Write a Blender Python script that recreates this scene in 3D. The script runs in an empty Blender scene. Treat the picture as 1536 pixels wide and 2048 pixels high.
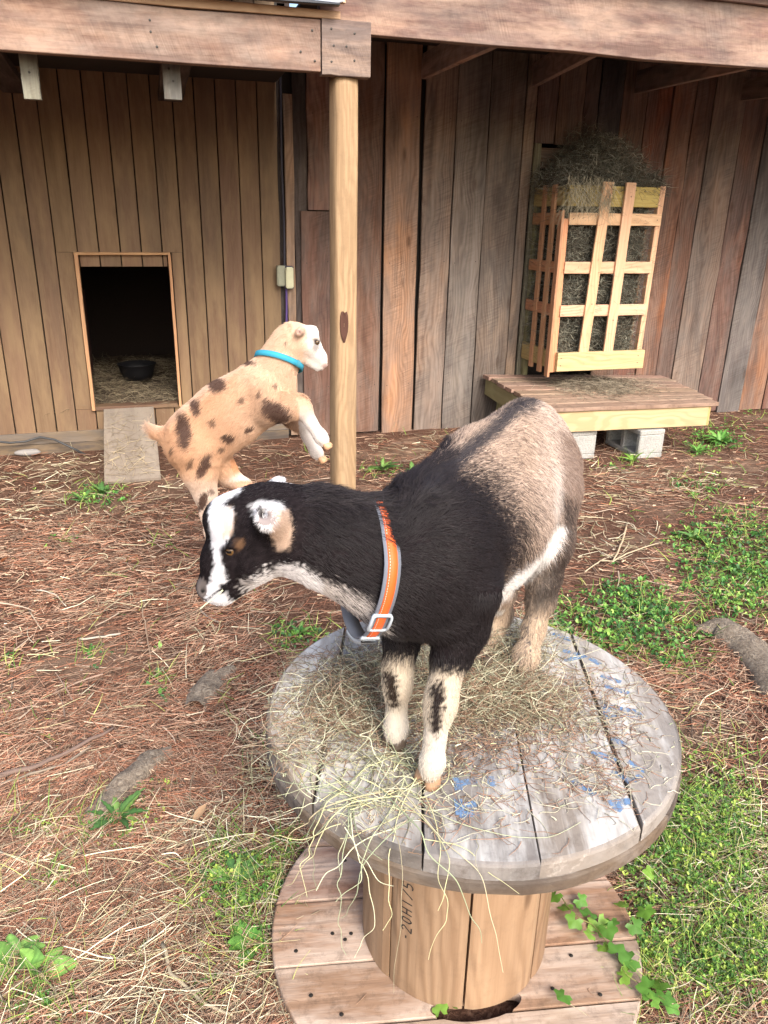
import bpy, math, random
import numpy as np
from mathutils import Vector, Matrix
from mathutils.bvhtree import BVHTree

S = bpy.context.scene
# ------------------------------------------------------------------ camera
FPX, PITCH, ROLL, CX, CY, H = 1500.0, math.radians(20.3), math.radians(0.8), 735.0, 1003.0, 1.45
_F = np.array([0, math.cos(PITCH), -math.sin(PITCH)]); _R = np.array([1.0, 0, 0]); _U = np.cross(_R, _F)
_R, _U = _R*math.cos(ROLL)+_U*math.sin(ROLL), -_R*math.sin(ROLL)+_U*math.cos(ROLL)
cd = bpy.data.cameras.new('camera'); cam = bpy.data.objects.new('camera', cd); S.collection.objects.link(cam)
cd.sensor_fit = 'VERTICAL'; cd.sensor_height = 24; cd.sensor_width = 18; cd.lens = FPX/2048*24
cd.shift_x = (768-CX)/2048; cd.shift_y = -(1024-CY)/2048; cd.clip_start = .05; cd.clip_end = 500
M = Matrix.Identity(4)
for i in range(3):
    M[i][0], M[i][1], M[i][2] = _R[i], _U[i], -_F[i]
M[2][3] = H
cam.matrix_world = M; S.camera = cam
# ------------------------------------------------------------------ light
SUN_EL, SUN_AZ = math.radians(38), math.radians(158)      # azimuth measured from +Y towards +X
w = bpy.data.worlds.new('World'); S.world = w; w.use_nodes = True
nt = w.node_tree; nt.nodes.clear()
o_ = nt.nodes.new('ShaderNodeOutputWorld'); b_ = nt.nodes.new('ShaderNodeBackground'); s_ = nt.nodes.new('ShaderNodeTexSky')
s_.sky_type = 'NISHITA'; s_.sun_disc = False; s_.sun_elevation = SUN_EL; s_.sun_rotation = SUN_AZ
s_.air_density = 1.0; s_.dust_density = 4.0; s_.ozone_density = 1.0
b_.inputs[1].default_value = .15
nt.links.new(s_.outputs[0], b_.inputs[0]); nt.links.new(b_.outputs[0], o_.inputs[0])
sl = bpy.data.lights.new('sun', 'SUN'); sl.energy = 1.7; sl.angle = math.radians(24); sl.color = (1, .97, .93)
so = bpy.data.objects.new('sun', sl); S.collection.objects.link(so)
sd = Vector((math.sin(SUN_AZ)*math.cos(SUN_EL), math.cos(SUN_AZ)*math.cos(SUN_EL), math.sin(SUN_EL)))
so.rotation_euler = sd.to_track_quat('Z', 'Y').to_euler()
S.view_settings.view_transform = 'Standard'; S.view_settings.look = 'None'
S.view_settings.exposure = 1.2; S.view_settings.gamma = 1; S.view_settings.use_curve_mapping = False
S.cycles.use_denoising = True; S.cycles.max_bounces = 6; S.cycles.diffuse_bounces = 4
S.cycles_curves.shape = 'RIBBONS'; S.cycles_curves.subdivisions = 2

# ------------------------------------------------------------------ helpers
def ray(x, y): return _F+_R*(x-CX)/FPX-_U*(y-CY)/FPX
O = np.array([0, 0, H])
def onz(x, y, z=0.0): d = ray(x, y); return O+d*(z-H)/d[2]
def onY(x, y, Y): d = ray(x, y); return O+d*Y/d[1]
def proj(P):
    q = np.asarray(P, float)-O; z = q@_F
    return CX+FPX*(q@_R)/z, CY-FPX*(q@_U)/z
TH = math.radians(16.1)
WD = np.array([math.cos(TH), math.sin(TH), 0]); ND = np.array([-math.sin(TH), math.cos(TH), 0])
def SW(s, n, z=0.0): return WD*s+ND*n+np.array([0, 0, z])
def lin(r, g, b):
    f = lambda c: (c/255/12.92 if c/255 <= .04045 else ((c/255+.055)/1.055)**2.4)
    return (f(r), f(g), f(b))
C = S.collection
rng = np.random.default_rng(7); random.seed(7)

def tag(o, label=None, cat=None, group=None, kind=None):
    for k, v in (('label', label), ('category', cat), ('group', group), ('kind', kind)):
        if v: o[k] = v
    return o
def thing(name, label, cat, loc=(0, 0, 0), rz=0.0, group=None):
    o = bpy.data.objects.new(name, None); C.objects.link(o); o.location = loc; o.rotation_euler = (0, 0, rz)
    o.empty_display_size = .05
    return tag(o, label, cat, group)
def link(name, me, mat=None, parent=None):
    o = bpy.data.objects.new(name, me); C.objects.link(o)
    if parent is not None: o.parent = parent
    if mat is not None: me.materials.append(mat)
    return o
def mesh(name, V, Fc, smooth=False):
    me = bpy.data.meshes.new(name)
    me.from_pydata([tuple(map(float, v)) for v in V], [], [tuple(map(int, f)) for f in Fc])
    if smooth: me.shade_smooth()
    me.update(); return me
def npmesh(name, V, T, col=None, smooth=False):
    """mesh from numpy arrays; T is (n,3) or (n,4)"""
    k = T.shape[1]; me = bpy.data.meshes.new(name)
    me.vertices.add(len(V)); me.vertices.foreach_set('co', V.astype(np.float32).ravel())
    me.loops.add(T.size); me.loops.foreach_set('vertex_index', T.astype(np.int32).ravel())
    me.polygons.add(len(T)); me.polygons.foreach_set('loop_start', np.arange(0, T.size, k, dtype=np.int32))
    try: me.polygons.foreach_set('loop_total', np.full(len(T), k, np.int32))
    except Exception: pass
    me.update(calc_edges=True); me.validate()
    if col is not None:
        a = me.attributes.new('col', 'FLOAT_COLOR', 'POINT')
        c = np.ones((len(V), 4), np.float32); c[:, :3] = col; a.data.foreach_set('color', c.ravel())
    if smooth: me.shade_smooth()
    return me
def curves(name, P, rad, col, mat, parent=None, tip=.25):
    """P (n,k,3) points; rad (n,); col (n,3): one hair-curves object"""
    n, k = P.shape[:2]
    cu = bpy.data.hair_curves.new(name); cu.add_curves([k]*n)
    cu.points.foreach_set('position', P.astype(np.float32).ravel())
    r = cu.attributes.get('radius') or cu.attributes.new('radius', 'FLOAT', 'POINT')
    prof = np.linspace(1, tip, k)[None, :]*np.asarray(rad).reshape(-1, 1)
    r.data.foreach_set('value', prof.astype(np.float32).ravel())
    a = cu.attributes.new('col', 'FLOAT_COLOR', 'CURVE')
    c = np.ones((n, 4), np.float32); c[:, :3] = col; a.data.foreach_set('color', c.ravel())
    cu.materials.append(mat)
    o = bpy.data.objects.new(name, cu); C.objects.link(o)
    if parent is not None: o.parent = parent
    return o
def noise3(P, sc, seed=0, octs=3):
    """cheap smooth pseudo-noise in about -1..1 from sums of sines"""
    P = np.asarray(P, float)*sc; out = 0; a = 1; r = np.random.default_rng(seed)
    for o in range(octs):
        for j in range(3):
            d = r.normal(size=3); d /= np.linalg.norm(d)
            out = out+a*np.sin(P@d*(1+.5*j)+r.uniform(0, 6.28)+1.7*np.sin(P@r.normal(size=3)*.7+j))
        P = P*2.1; a *= .5
    return out/(3*(2-2**(1-octs)))

# ------------------------------------------------------------------ materials
def newmat(name):
    m = bpy.data.materials.new(name); m.use_nodes = True; n = m.node_tree; n.nodes.clear()
    out = n.nodes.new('ShaderNodeOutputMaterial'); p = n.nodes.new('ShaderNodeBsdfPrincipled')
    n.links.new(p.outputs[0], out.inputs[0]); return m, n, p
def mixc(n, fac, a, b, mode='MIX'):
    x = n.nodes.new('ShaderNodeMix'); x.data_type = 'RGBA'; x.blend_type = mode; x.clamp_factor = True
    for i, v in ((0, fac), (6, a), (7, b)):
        if isinstance(v, bpy.types.NodeSocket): n.links.new(v, x.inputs[i])
        elif i == 0: x.inputs[i].default_value = v
        else: x.inputs[i].default_value = (*v, 1)
    return x.outputs[2]
def ramp(n, src, stops):
    x = n.nodes.new('ShaderNodeValToRGB'); e = x.color_ramp.elements
    while len(e) < len(stops): e.new(.5)
    for i, (p, c) in enumerate(stops):
        e[i].position = p; e[i].color = (*c, 1) if hasattr(c, '__len__') else (c, c, c, 1)
    n.links.new(src, x.inputs[0]); return x.outputs[0]
def math_(n, op, a, b=None):
    x = n.nodes.new('ShaderNodeMath'); x.operation = op
    for i, v in ((0, a), (1, b)):
        if v is None: continue
        if isinstance(v, bpy.types.NodeSocket): n.links.new(v, x.inputs[i])
        else: x.inputs[i].default_value = v
    return x.outputs[0]
def noise(n, vec, scale, detail=4, rough=.55, dist=0.0):
    x = n.nodes.new('ShaderNodeTexNoise'); x.inputs['Scale'].default_value = scale; x.inputs['Detail'].default_value = detail
    x.inputs['Roughness'].default_value = rough; x.inputs['Distortion'].default_value = dist
    n.links.new(vec, x.inputs['Vector']); return x.outputs[0]
def vscale(n, vec, s):
    x = n.nodes.new('ShaderNodeVectorMath'); x.operation = 'MULTIPLY'; n.links.new(vec, x.inputs[0]); x.inputs[1].default_value = s
    return x.outputs[0]
def bump(n, p, src, strength, dist=.002):
    b = n.nodes.new('ShaderNodeBump'); b.inputs['Strength'].default_value = strength; b.inputs['Distance'].default_value = dist
    n.links.new(src, b.inputs['Height']); n.links.new(b.outputs[0], p.inputs['Normal'])
def plain(name, col, rough=.6, metal=0.0, spec=.5):
    m, n, p = newmat(name); p.inputs['Base Color'].default_value = (*col, 1)
    p.inputs['Roughness'].default_value = rough; p.inputs['Metallic'].default_value = metal
    p.inputs['Specular IOR Level'].default_value = spec
    tc = n.nodes.new('ShaderNodeTexCoord'); f = noise(n, tc.outputs['Object'], 40, 3)
    c = mixc(n, math_(n, 'MULTIPLY', f, .5), col, tuple(c*.55 for c in col)); n.links.new(c, p.inputs['Base Color'])
    return m
def wood(name, dark=.45, grain=1.0, stain=(.03, .028, .03), stain_amt=.5, pale=None, pale_amt=0.0, rough=.82, saw=0.0,
         knots=.5, rings=.35, knot_scale=(7, 7, 2.2), grime=0.0):
    """timber whose long axis is local Z; base colour is the object's own colour"""
    m, n, p = newmat(name); tc = n.nodes.new('ShaderNodeTexCoord'); oi = n.nodes.new('ShaderNodeObjectInfo')
    off = n.nodes.new('ShaderNodeVectorMath'); off.operation = 'SCALE'; off.inputs[0].default_value = (13.1, 7.7, 31.3)
    n.links.new(oi.outputs['Random'], off.inputs['Scale'])
    add = n.nodes.new('ShaderNodeVectorMath'); add.operation = 'ADD'
    n.links.new(tc.outputs['Object'], add.inputs[0]); n.links.new(off.outputs[0], add.inputs[1]); V = add.outputs[0]
    base = oi.outputs['Color']
    # knots bend the grain
    vo = n.nodes.new('ShaderNodeTexVoronoi'); vo.inputs['Scale'].default_value = 1.0; vo.inputs['Randomness'].default_value = 1
    n.links.new(vscale(n, V, knot_scale), vo.inputs['Vector']); kd = vo.outputs['Distance']
    warp = math_(n, 'MULTIPLY', math_(n, 'SUBTRACT', noise(n, vscale(n, V, (3.2, 3.2, .9)), 1, 3), .5), 3.4)
    wk = math_(n, 'DIVIDE', .05, math_(n, 'ADD', kd, .06))
    sx = n.nodes.new('ShaderNodeSeparateXYZ'); n.links.new(vscale(n, V, (1, 1, 1)), sx.inputs[0])
    u = math_(n, 'ADD', math_(n, 'MULTIPLY', sx.outputs[0], 9.0), math_(n, 'ADD', warp, math_(n, 'MULTIPLY', wk, .6)))
    ring = math_(n, 'SINE', math_(n, 'MULTIPLY', u, 26.0))
    ring = math_(n, 'POWER', math_(n, 'ADD', math_(n, 'MULTIPLY', ring, .5), .5), 1.6)
    ring = math_(n, 'MULTIPLY', ring, ramp(n, noise(n, vscale(n, V, (7, 7, .8)), 1, 3), [(.35, .25), (.65, 1.0)]))
    fine = noise(n, vscale(n, V, (160, 160, 5)), 1, 5, .65)
    mid = noise(n, vscale(n, V, (26, 26, 1.3)), 1, 5, .6)
    blot = noise(n, vscale(n, V, (6, 6, 1.4)), 1, 4, .6, .6)
    g1 = math_(n, 'ADD', math_(n, 'MULTIPLY', ring, rings), math_(n, 'MULTIPLY', mid, .9*grain))
    g1 = math_(n, 'ADD', g1, math_(n, 'MULTIPLY', fine, .5*grain))
    gf = ramp(n, g1, [(.35, 0.0), (1.0, 1.0)])
    dk = n.nodes.new('ShaderNodeMix'); dk.data_type = 'RGBA'; dk.blend_type = 'MULTIPLY'; dk.inputs[0].default_value = 1
    n.links.new(base, dk.inputs[6]); dk.inputs[7].default_value = (dark, dark*.93, dark*.88, 1)
    c = mixc(n, gf, base, dk.outputs[2])
    if pale: c = mixc(n, math_(n, 'MULTIPLY', ramp(n, noise(n, vscale(n, V, (11, 11, 2.2)), 1, 5, .7), [(.42, 0.0), (.62, 1.0)]), pale_amt), c, pale)
    c = mixc(n, math_(n, 'MULTIPLY', ramp(n, blot, [(.5, 0.0), (.72, 1.0)]), stain_amt), c, stain)
    c = mixc(n, math_(n, 'MULTIPLY', ramp(n, kd, [(.06, 1.0), (.13, 0.0)]), knots), c, (.05, .022, .012))
    if grime:
        c = mixc(n, math_(n, 'MULTIPLY', ramp(n, noise(n, V, 22, 6, .75), [(.5, 0.0), (.66, 1.0)]), grime), c, (.06, .04, .03))
    h = g1
    if saw:
        sh = n.nodes.new('ShaderNodeVectorRotate'); sh.rotation_type = 'Y_AXIS'; sh.inputs['Angle'].default_value = .35; n.links.new(V, sh.inputs['Vector'])
        sw = ramp(n, noise(n, vscale(n, sh.outputs[0], (3.5, 3.5, 120)), 1, 3, .6), [(.42, 0.0), (.62, 1.0)])
        sw = math_(n, 'MULTIPLY', sw, ramp(n, noise(n, vscale(n, V, (9, 9, 2.5)), 1, 3), [(.4, 0.0), (.65, 1.0)]))
        c = mixc(n, math_(n, 'MULTIPLY', sw, saw), c, (.05, .03, .024))
        big = ramp(n, noise(n, vscale(n, V, (4, 4, 1.9)), 1, 5, .65, .4), [(.44, 0.0), (.60, 1.0)])
        hs = n.nodes.new('ShaderNodeHueSaturation'); hs.inputs['Saturation'].default_value = .45; hs.inputs['Value'].default_value = .62; n.links.new(c, hs.inputs['Color'])
        c = mixc(n, math_(n, 'MULTIPLY', big, .5), c, hs.outputs[0])
        wm = ramp(n, noise(n, vscale(n, V, (3, 3, .9)), 1, 4, .6, .2), [(.52, 0.0), (.66, 1.0)])
        hs = n.nodes.new('ShaderNodeHueSaturation'); hs.inputs['Saturation'].default_value = 1.25; hs.inputs['Value'].default_value = 1.35; n.links.new(c, hs.inputs['Color'])
        c = mixc(n, math_(n, 'MULTIPLY', wm, .7), c, hs.outputs[0])
        h = math_(n, 'ADD', g1, math_(n, 'MULTIPLY', sw, -.5))
    n.links.new(c, p.inputs['Base Color']); p.inputs['Roughness'].default_value = rough; p.inputs['Specular IOR Level'].default_value = .25
    bump(n, p, h, .55, .0025)
    return m
def attrmat(name, rough=.7, spec=.3, trans=0.0, var=.25):
    m, n, p = newmat(name); a = n.nodes.new('ShaderNodeAttribute'); a.attribute_name = 'col'
    c = a.outputs['Color']
    if var:
        tc = n.nodes.new('ShaderNodeTexCoord'); f = noise(n, tc.outputs['Object'], 60, 2)
        c = mixc(n, math_(n, 'MULTIPLY', f, var), c, (.02, .02, .01))
    n.links.new(c, p.inputs['Base Color']); p.inputs['Roughness'].default_value = rough; p.inputs['Specular IOR Level'].default_value = spec
    if trans:
        t = n.nodes.new('ShaderNodeBsdfTranslucent'); n.links.new(c, t.inputs[0]); mx = n.nodes.new('ShaderNodeMixShader'); mx.inputs[0].default_value = trans
        out = [x for x in n.nodes if x.type == 'OUTPUT_MATERIAL'][0]
        n.links.new(p.outputs[0], mx.inputs[1]); n.links.new(t.outputs[0], mx.inputs[2]); n.links.new(mx.outputs[0], out.inputs[0])
    return m

M_ROUGH = wood('rough_sawn_boards', dark=.5, stain_amt=.55, stain=(.028, .026, .03), pale=(.30, .26, .22), pale_amt=.22, saw=.35, knots=.5)
M_SIDING = wood('stained_siding', dark=.62, grain=.9, stain_amt=.4, stain=(.075, .055, .042), pale=(.27, .185, .10), pale_amt=.55, rings=.1, knots=.2, rough=.6)
M_BEAM = wood('rough_beam', dark=.5, grain=1.2, stain_amt=.6, stain=(.11, .085, .085), pale=(.5, .36, .27), pale_amt=.5, knots=.4, rings=.14, grime=.2, saw=.2, knot_scale=(5, 5, .9))
M_PINE = wood('new_pine', dark=.74, stain_amt=.08, stain=(.2, .1, .05), rings=.55, knots=.75, knot_scale=(9, 9, 1.6), rough=.6)
M_DECK = wood('deck_boards', dark=.6, stain_amt=.35, stain=(.10, .075, .055), rings=.35, knots=.4, grime=.5)
M_SPOOLTOP = wood('weathered_spool_top', dark=.4, grain=1.5, stain_amt=.4, stain=(.13, .12, .12), pale=(.70, .69, .66), pale_amt=.8, rings=.35, knots=.35, grime=.35, knot_scale=(5, 5, 1.5))
M_DRUM = wood('spool_drum_pine', dark=.66, stain_amt=.35, stain=(.22, .15, .10), rings=.5, knots=.95, grime=.15, knot_scale=(8, 8, 2.6), rough=.6)
M_FLANGE = wood('spool_base_pine', dark=.42, grain=1.5, stain_amt=.45, stain=(.17, .12, .09), pale=(.60, .50, .42), pale_amt=.6, rings=.7, knots=.7, grime=.45)
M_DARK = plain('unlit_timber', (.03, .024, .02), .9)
M_LEAF = attrmat('leaf', .5, .4, .3)
M_STRAW = attrmat('straw', .75, .25, 0, 0)
M_FUR = attrmat('fur', .52, .30, 0, 0)
M_SKIN = attrmat('hide', .9, .05, 0, 0)
M_TWIG = attrmat('twig_bark', .85, .2, 0, .3)

def plank(name, wd, th, L, loc, rot=(0, 0, 0), mat=None, tint=(.3, .2, .15), parent=None, rough=.0015, bev=.0025, seg=6, wane=0.0, x_taper=0.0):
    """board: width X, thickness Y, length Z (from 0 up), chamfered, with slightly wandering edges"""
    V = []; Fc = []; r = np.random.default_rng(abs(hash((round(loc[0], 3), round(loc[1], 3), round(loc[2], 3), name))) % 99991)
    prof = [(-1, -1, 1, 0), (-1, -1, 0, 1), (-1, 1, 0, -1), (-1, 1, 1, 0), (1, 1, -1, 0), (1, 1, 0, -1), (1, -1, 0, 1), (1, -1, -1, 0)]
    for i in range(seg+1):
        z = L*i/seg; a = r.normal(0, rough, 4); wv = wd/2*(1+x_taper*i/seg)
        for (sx, sy, bx, by) in prof:
            e = a[0] if sx < 0 else a[1]
            V.append((sx*wv+bx*bev+e*(1+wane), sy*th/2+by*bev*.9+a[2]*.35, z))
    for i in range(seg):
        for j in range(8):
            k = (j+1) % 8; Fc.append((i*8+j, (i+1)*8+j, (i+1)*8+k, i*8+k))
    Fc.append(tuple(range(0, 8))); Fc.append(tuple(reversed(range(seg*8, seg*8+8))))
    o = link(name, mesh(name, V, Fc), mat, parent); o.location = loc; o.rotation_euler = rot
    o.color = (*tint, 1); return o
def box(name, x0, x1, y0, y1, z0, z1, mat, parent=None):
    V = [(x, y, z) for x in (x0, x1) for y in (y0, y1) for z in (z0, z1)]
    Fc = [(0, 1, 3, 2), (4, 6, 7, 5), (0, 4, 5, 1), (2, 3, 7, 6), (0, 2, 6, 4), (1, 5, 7, 3)]
    return link(name, mesh(name, V, Fc), mat, parent)
def screws(parent, pts, normal=(0, -1, 0), r=.004, mat=None):
    """small screw heads as one part"""
    V = []; Fc = []; nv = Vector(normal); q = nv.to_track_quat('Z', 'Y')
    for p in pts:
        b = len(V)
        for k in range(7):
            c = Vector((math.cos(k*6.283/7)*r, math.sin(k*6.283/7)*r, 0)); V.append(Vector(p)+q@c+nv*.0012)
        V.append(Vector(p)+nv*.0022)
        for k in range(7): Fc.append((b+k, b+(k+1) % 7, b+7))
    return tag(link('screw_head', mesh('screw_head', V, Fc), mat or M_SCREW, parent), kind='stuff')
M_SCREW = plain('screw_metal', (.05, .045, .04), .5, .6)
def jit(c, a=.12):
    f = 1+random.uniform(-a, a); return tuple(max(0, v*f*(1+random.uniform(-.04, .04))) for v in c)

# ------------------------------------------------------------------ ground
def gz(x, y):
    P = np.stack([np.asarray(x, float), np.asarray(y, float), np.zeros_like(np.asarray(x, float))], -1)
    h = .010*noise3(P, 2.3, 3)+.006*noise3(P, 9, 5)
    return h-.004
def build_ground():
    xs = np.concatenate([np.linspace(-400, -4, 14)[:-1], np.linspace(-4, 5.5, 240), np.linspace(5.5, 400, 14)[1:]])
    ys = np.concatenate([np.linspace(-400, -.5, 10)[:-1], np.linspace(-.5, 8, 220), np.linspace(8, 500, 14)[1:]])
    X, Y = np.meshgrid(xs, ys, indexing='ij'); Z = gz(X, Y)
    V = np.stack([X, Y, Z], -1).reshape(-1, 3); nx, ny = len(xs), len(ys)
    i, j = np.meshgrid(np.arange(nx-1), np.arange(ny-1), indexing='ij'); a = (i*ny+j).ravel()
    me = npmesh('ground', V, np.stack([a, a+ny, a+ny+1, a+1], 1), smooth=True)
    m, n, p = newmat('pine_straw_soil'); tc = n.nodes.new('ShaderNodeTexCoord'); V = tc.outputs['Object']
    big = noise(n, V, 1.6, 4, .6); small = noise(n, V, 60, 6, .7, 1.5); md = noise(n, V, 9, 5, .6)
    c = ramp(n, small, [(.3, (.035, .02, .014)), (.5, (.12, .062, .042)), (.68, (.25, .15, .105))])
    soil = ramp(n, md, [(.3, (.14, .09, .062)), (.7, (.34, .235, .165))])
    c = mixc(n, ramp(n, big, [(.52, 0.0), (.64, .75)]), c, soil)
    n.links.new(c, p.inputs['Base Color']); p.inputs['Roughness'].default_value = .95; p.inputs['Specular IOR Level'].default_value = .1
    bump(n, p, small, .9, .012)
    o = link('ground', me, m); tag(o, kind='structure')
build_ground()

# ------------------------------------------------------------------ left siding wall with door
def siding_wall():
    t = thing('siding_wall', 'brown grooved plank wall with the square animal door at left', 'wall', (0, 0, 0), TH)
    Nw = 5.2; s0 = -.776-.127*10; th = .016
    base = lin(130, 105, 82)
    k = 0; s = s0
    top = 2.75
    def bd(sa, sb, z0, z1, dn=0.0):
        plank('plank', sb-sa-.007, th, z1-z0, ((sa+sb)/2, Nw+th/2+dn, z0), (0, 0, 0), M_SIDING, jit(base, .10), t, rough=.0007, bev=.0018, seg=3)
    while s < .86:
        e = min(s+.1272, .90)
        if e <= -.413 or s >= .165: bd(s, e, .131, top)
        else:
            bd(s, e, 1.264, top); bd(s, e, .131, .272)
            if s < -.415: bd(s, -.415, .274, 1.262)
            if e > .170: bd(.170, e, .274, 1.262)
            a, b = max(s, -.388), min(e, .147)
            if b-a > .02: bd(a, b, 1.177, 1.246, .012)
        s += .1272
    # dark backing behind the grooves
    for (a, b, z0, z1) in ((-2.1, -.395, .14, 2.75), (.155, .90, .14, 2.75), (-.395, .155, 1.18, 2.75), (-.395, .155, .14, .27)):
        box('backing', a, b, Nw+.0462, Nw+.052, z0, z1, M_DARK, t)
    fr = lin(200, 158, 120)
    plank('door_frame', .022, .05, .985, (-.402, Nw-.008, .268), (0, 0, 0), M_PINE, fr, t, rough=.0006)
    plank('door_frame', .018, .05, .985, (.158, Nw-.008, .268), (0, 0, 0), M_PINE, jit(fr), t, rough=.0006)
    plank('door_frame', .016, .05, .578, (-.414, Nw-.0085, 1.256), (0, math.pi/2, 0), M_PINE, jit(fr), t, rough=.0006)
    plank('door_sill', .028, .10, .53, (-.39, Nw+.035, .274), (0, math.pi/2, 0), M_SIDING, lin(110, 85, 70), t)
    plank('skirt_board', .075, .03, 3.0, (-2.1, Nw+.003, .093), (0, math.pi/2, 0), M_SIDING, lin(120, 112, 104), t, rough=.001)
    plank('ground_sill', .11, .06, 3.0, (-2.1, Nw+.018, .0), (0, math.pi/2, 0), M_SIDING, lin(92, 84, 78), t, rough=.001)
    return t
siding_wall()

def barn_room():
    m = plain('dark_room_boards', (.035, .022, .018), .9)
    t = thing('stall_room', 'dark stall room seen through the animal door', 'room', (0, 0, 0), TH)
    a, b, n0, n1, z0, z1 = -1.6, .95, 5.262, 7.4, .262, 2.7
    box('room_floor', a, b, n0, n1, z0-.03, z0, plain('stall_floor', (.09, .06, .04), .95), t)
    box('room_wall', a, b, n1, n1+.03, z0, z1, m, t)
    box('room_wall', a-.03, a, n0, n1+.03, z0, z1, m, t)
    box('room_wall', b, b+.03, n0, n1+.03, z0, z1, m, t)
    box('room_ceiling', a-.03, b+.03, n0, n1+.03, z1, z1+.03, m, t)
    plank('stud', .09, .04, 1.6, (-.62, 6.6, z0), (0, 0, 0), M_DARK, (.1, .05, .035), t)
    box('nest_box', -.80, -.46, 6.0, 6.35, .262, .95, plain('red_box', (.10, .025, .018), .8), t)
    # straw bedding
    n = 5200; s = rng.uniform(-.75, .5, n); d = rng.uniform(5.23, 6.9, n)**1.0; 
    hgt = .02+.05*np.clip((d-5.3)/1.2, 0, 1)+.03*np.sin(s*7+d*5)
    base = WD*s[:, None]+ND*d[:, None]+np.array([0, 0, 1])*(.262+np.abs(hgt)*rng.uniform(0, 1, n))[:, None]
    P = strand(base, .04, .16, .25, n)
    o = curves('bedding_straw', P, rng.uniform(.0010, .0019, n), pal(n, [(120, 108, 90), (92, 80, 64), (150, 138, 114)]), M_STRAW)
    tag(o, 'loose straw bedding on the floor inside the animal door', 'straw', kind='stuff')
    # black feed bowl
    V = []; Fc = []; pr = [(.0, .0), (.10, .0), (.125, .06), (.14, .115), (.148, .12), (.14, .122), (.118, .06), (.09, .012), (0, .012)]
    K = 28
    for (r, z) in pr:
        for k in range(K): V.append((r*math.cos(k*6.2832/K), r*math.sin(k*6.2832/K), z))
    for i in range(len(pr)-1):
        for k in range(K): Fc.append((i*K+k, i*K+(k+1) % K, (i+1)*K+(k+1) % K, (i+1)*K+k))
    bo = link('feed_bowl', mesh('feed_bowl', V, Fc, True), plain('black_rubber', (.005, .005, .007), .6))
    bo.location = SW(-.12, 6.05, .30); tag(bo, 'black rubber feed bowl on straw inside the animal door', 'bowl')

def strand(base, l0, l1, flat, n, k=5, curl=.35, up=0.0, ang=None):
    """k-point wandering strands starting at base; flat = how much they stay level"""
    a = rng.uniform(0, 2*np.pi, n) if ang is None else ang; el = rng.normal(up, flat, n)
    d = np.stack([np.cos(a)*np.cos(el), np.sin(a)*np.cos(el), np.sin(el)], 1)
    L = rng.uniform(l0, l1, n)/(k-1)
    P = np.zeros((n, k, 3)); P[:, 0] = base
    bend = rng.normal(0, curl*.7, (n, 3)); bend[:, 2] *= .45
    for i in range(1, k):
        P[:, i] = P[:, i-1]+d*L[:, None]
        kk = (rng.uniform(0, 1, n) < .16)[:, None]*rng.normal(0, .8, (n, 3))*(curl > .12)
        d = d+kk+bend*(.6+.4*i/k)+rng.normal(0, curl*.35, (n, 3))*np.array([1, 1, .5]); d[:, 2] *= .85
        d /= np.linalg.norm(d, axis=1)[:, None]
    return P
def pal(n, cols, v=.22, w=None):
    c = np.array([lin(*x) for x in cols])[rng.choice(len(cols), n, p=w)]
    return np.clip(c*(1+rng.normal(0, v, (n, 1))), .004, 1)
barn_room()

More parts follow.
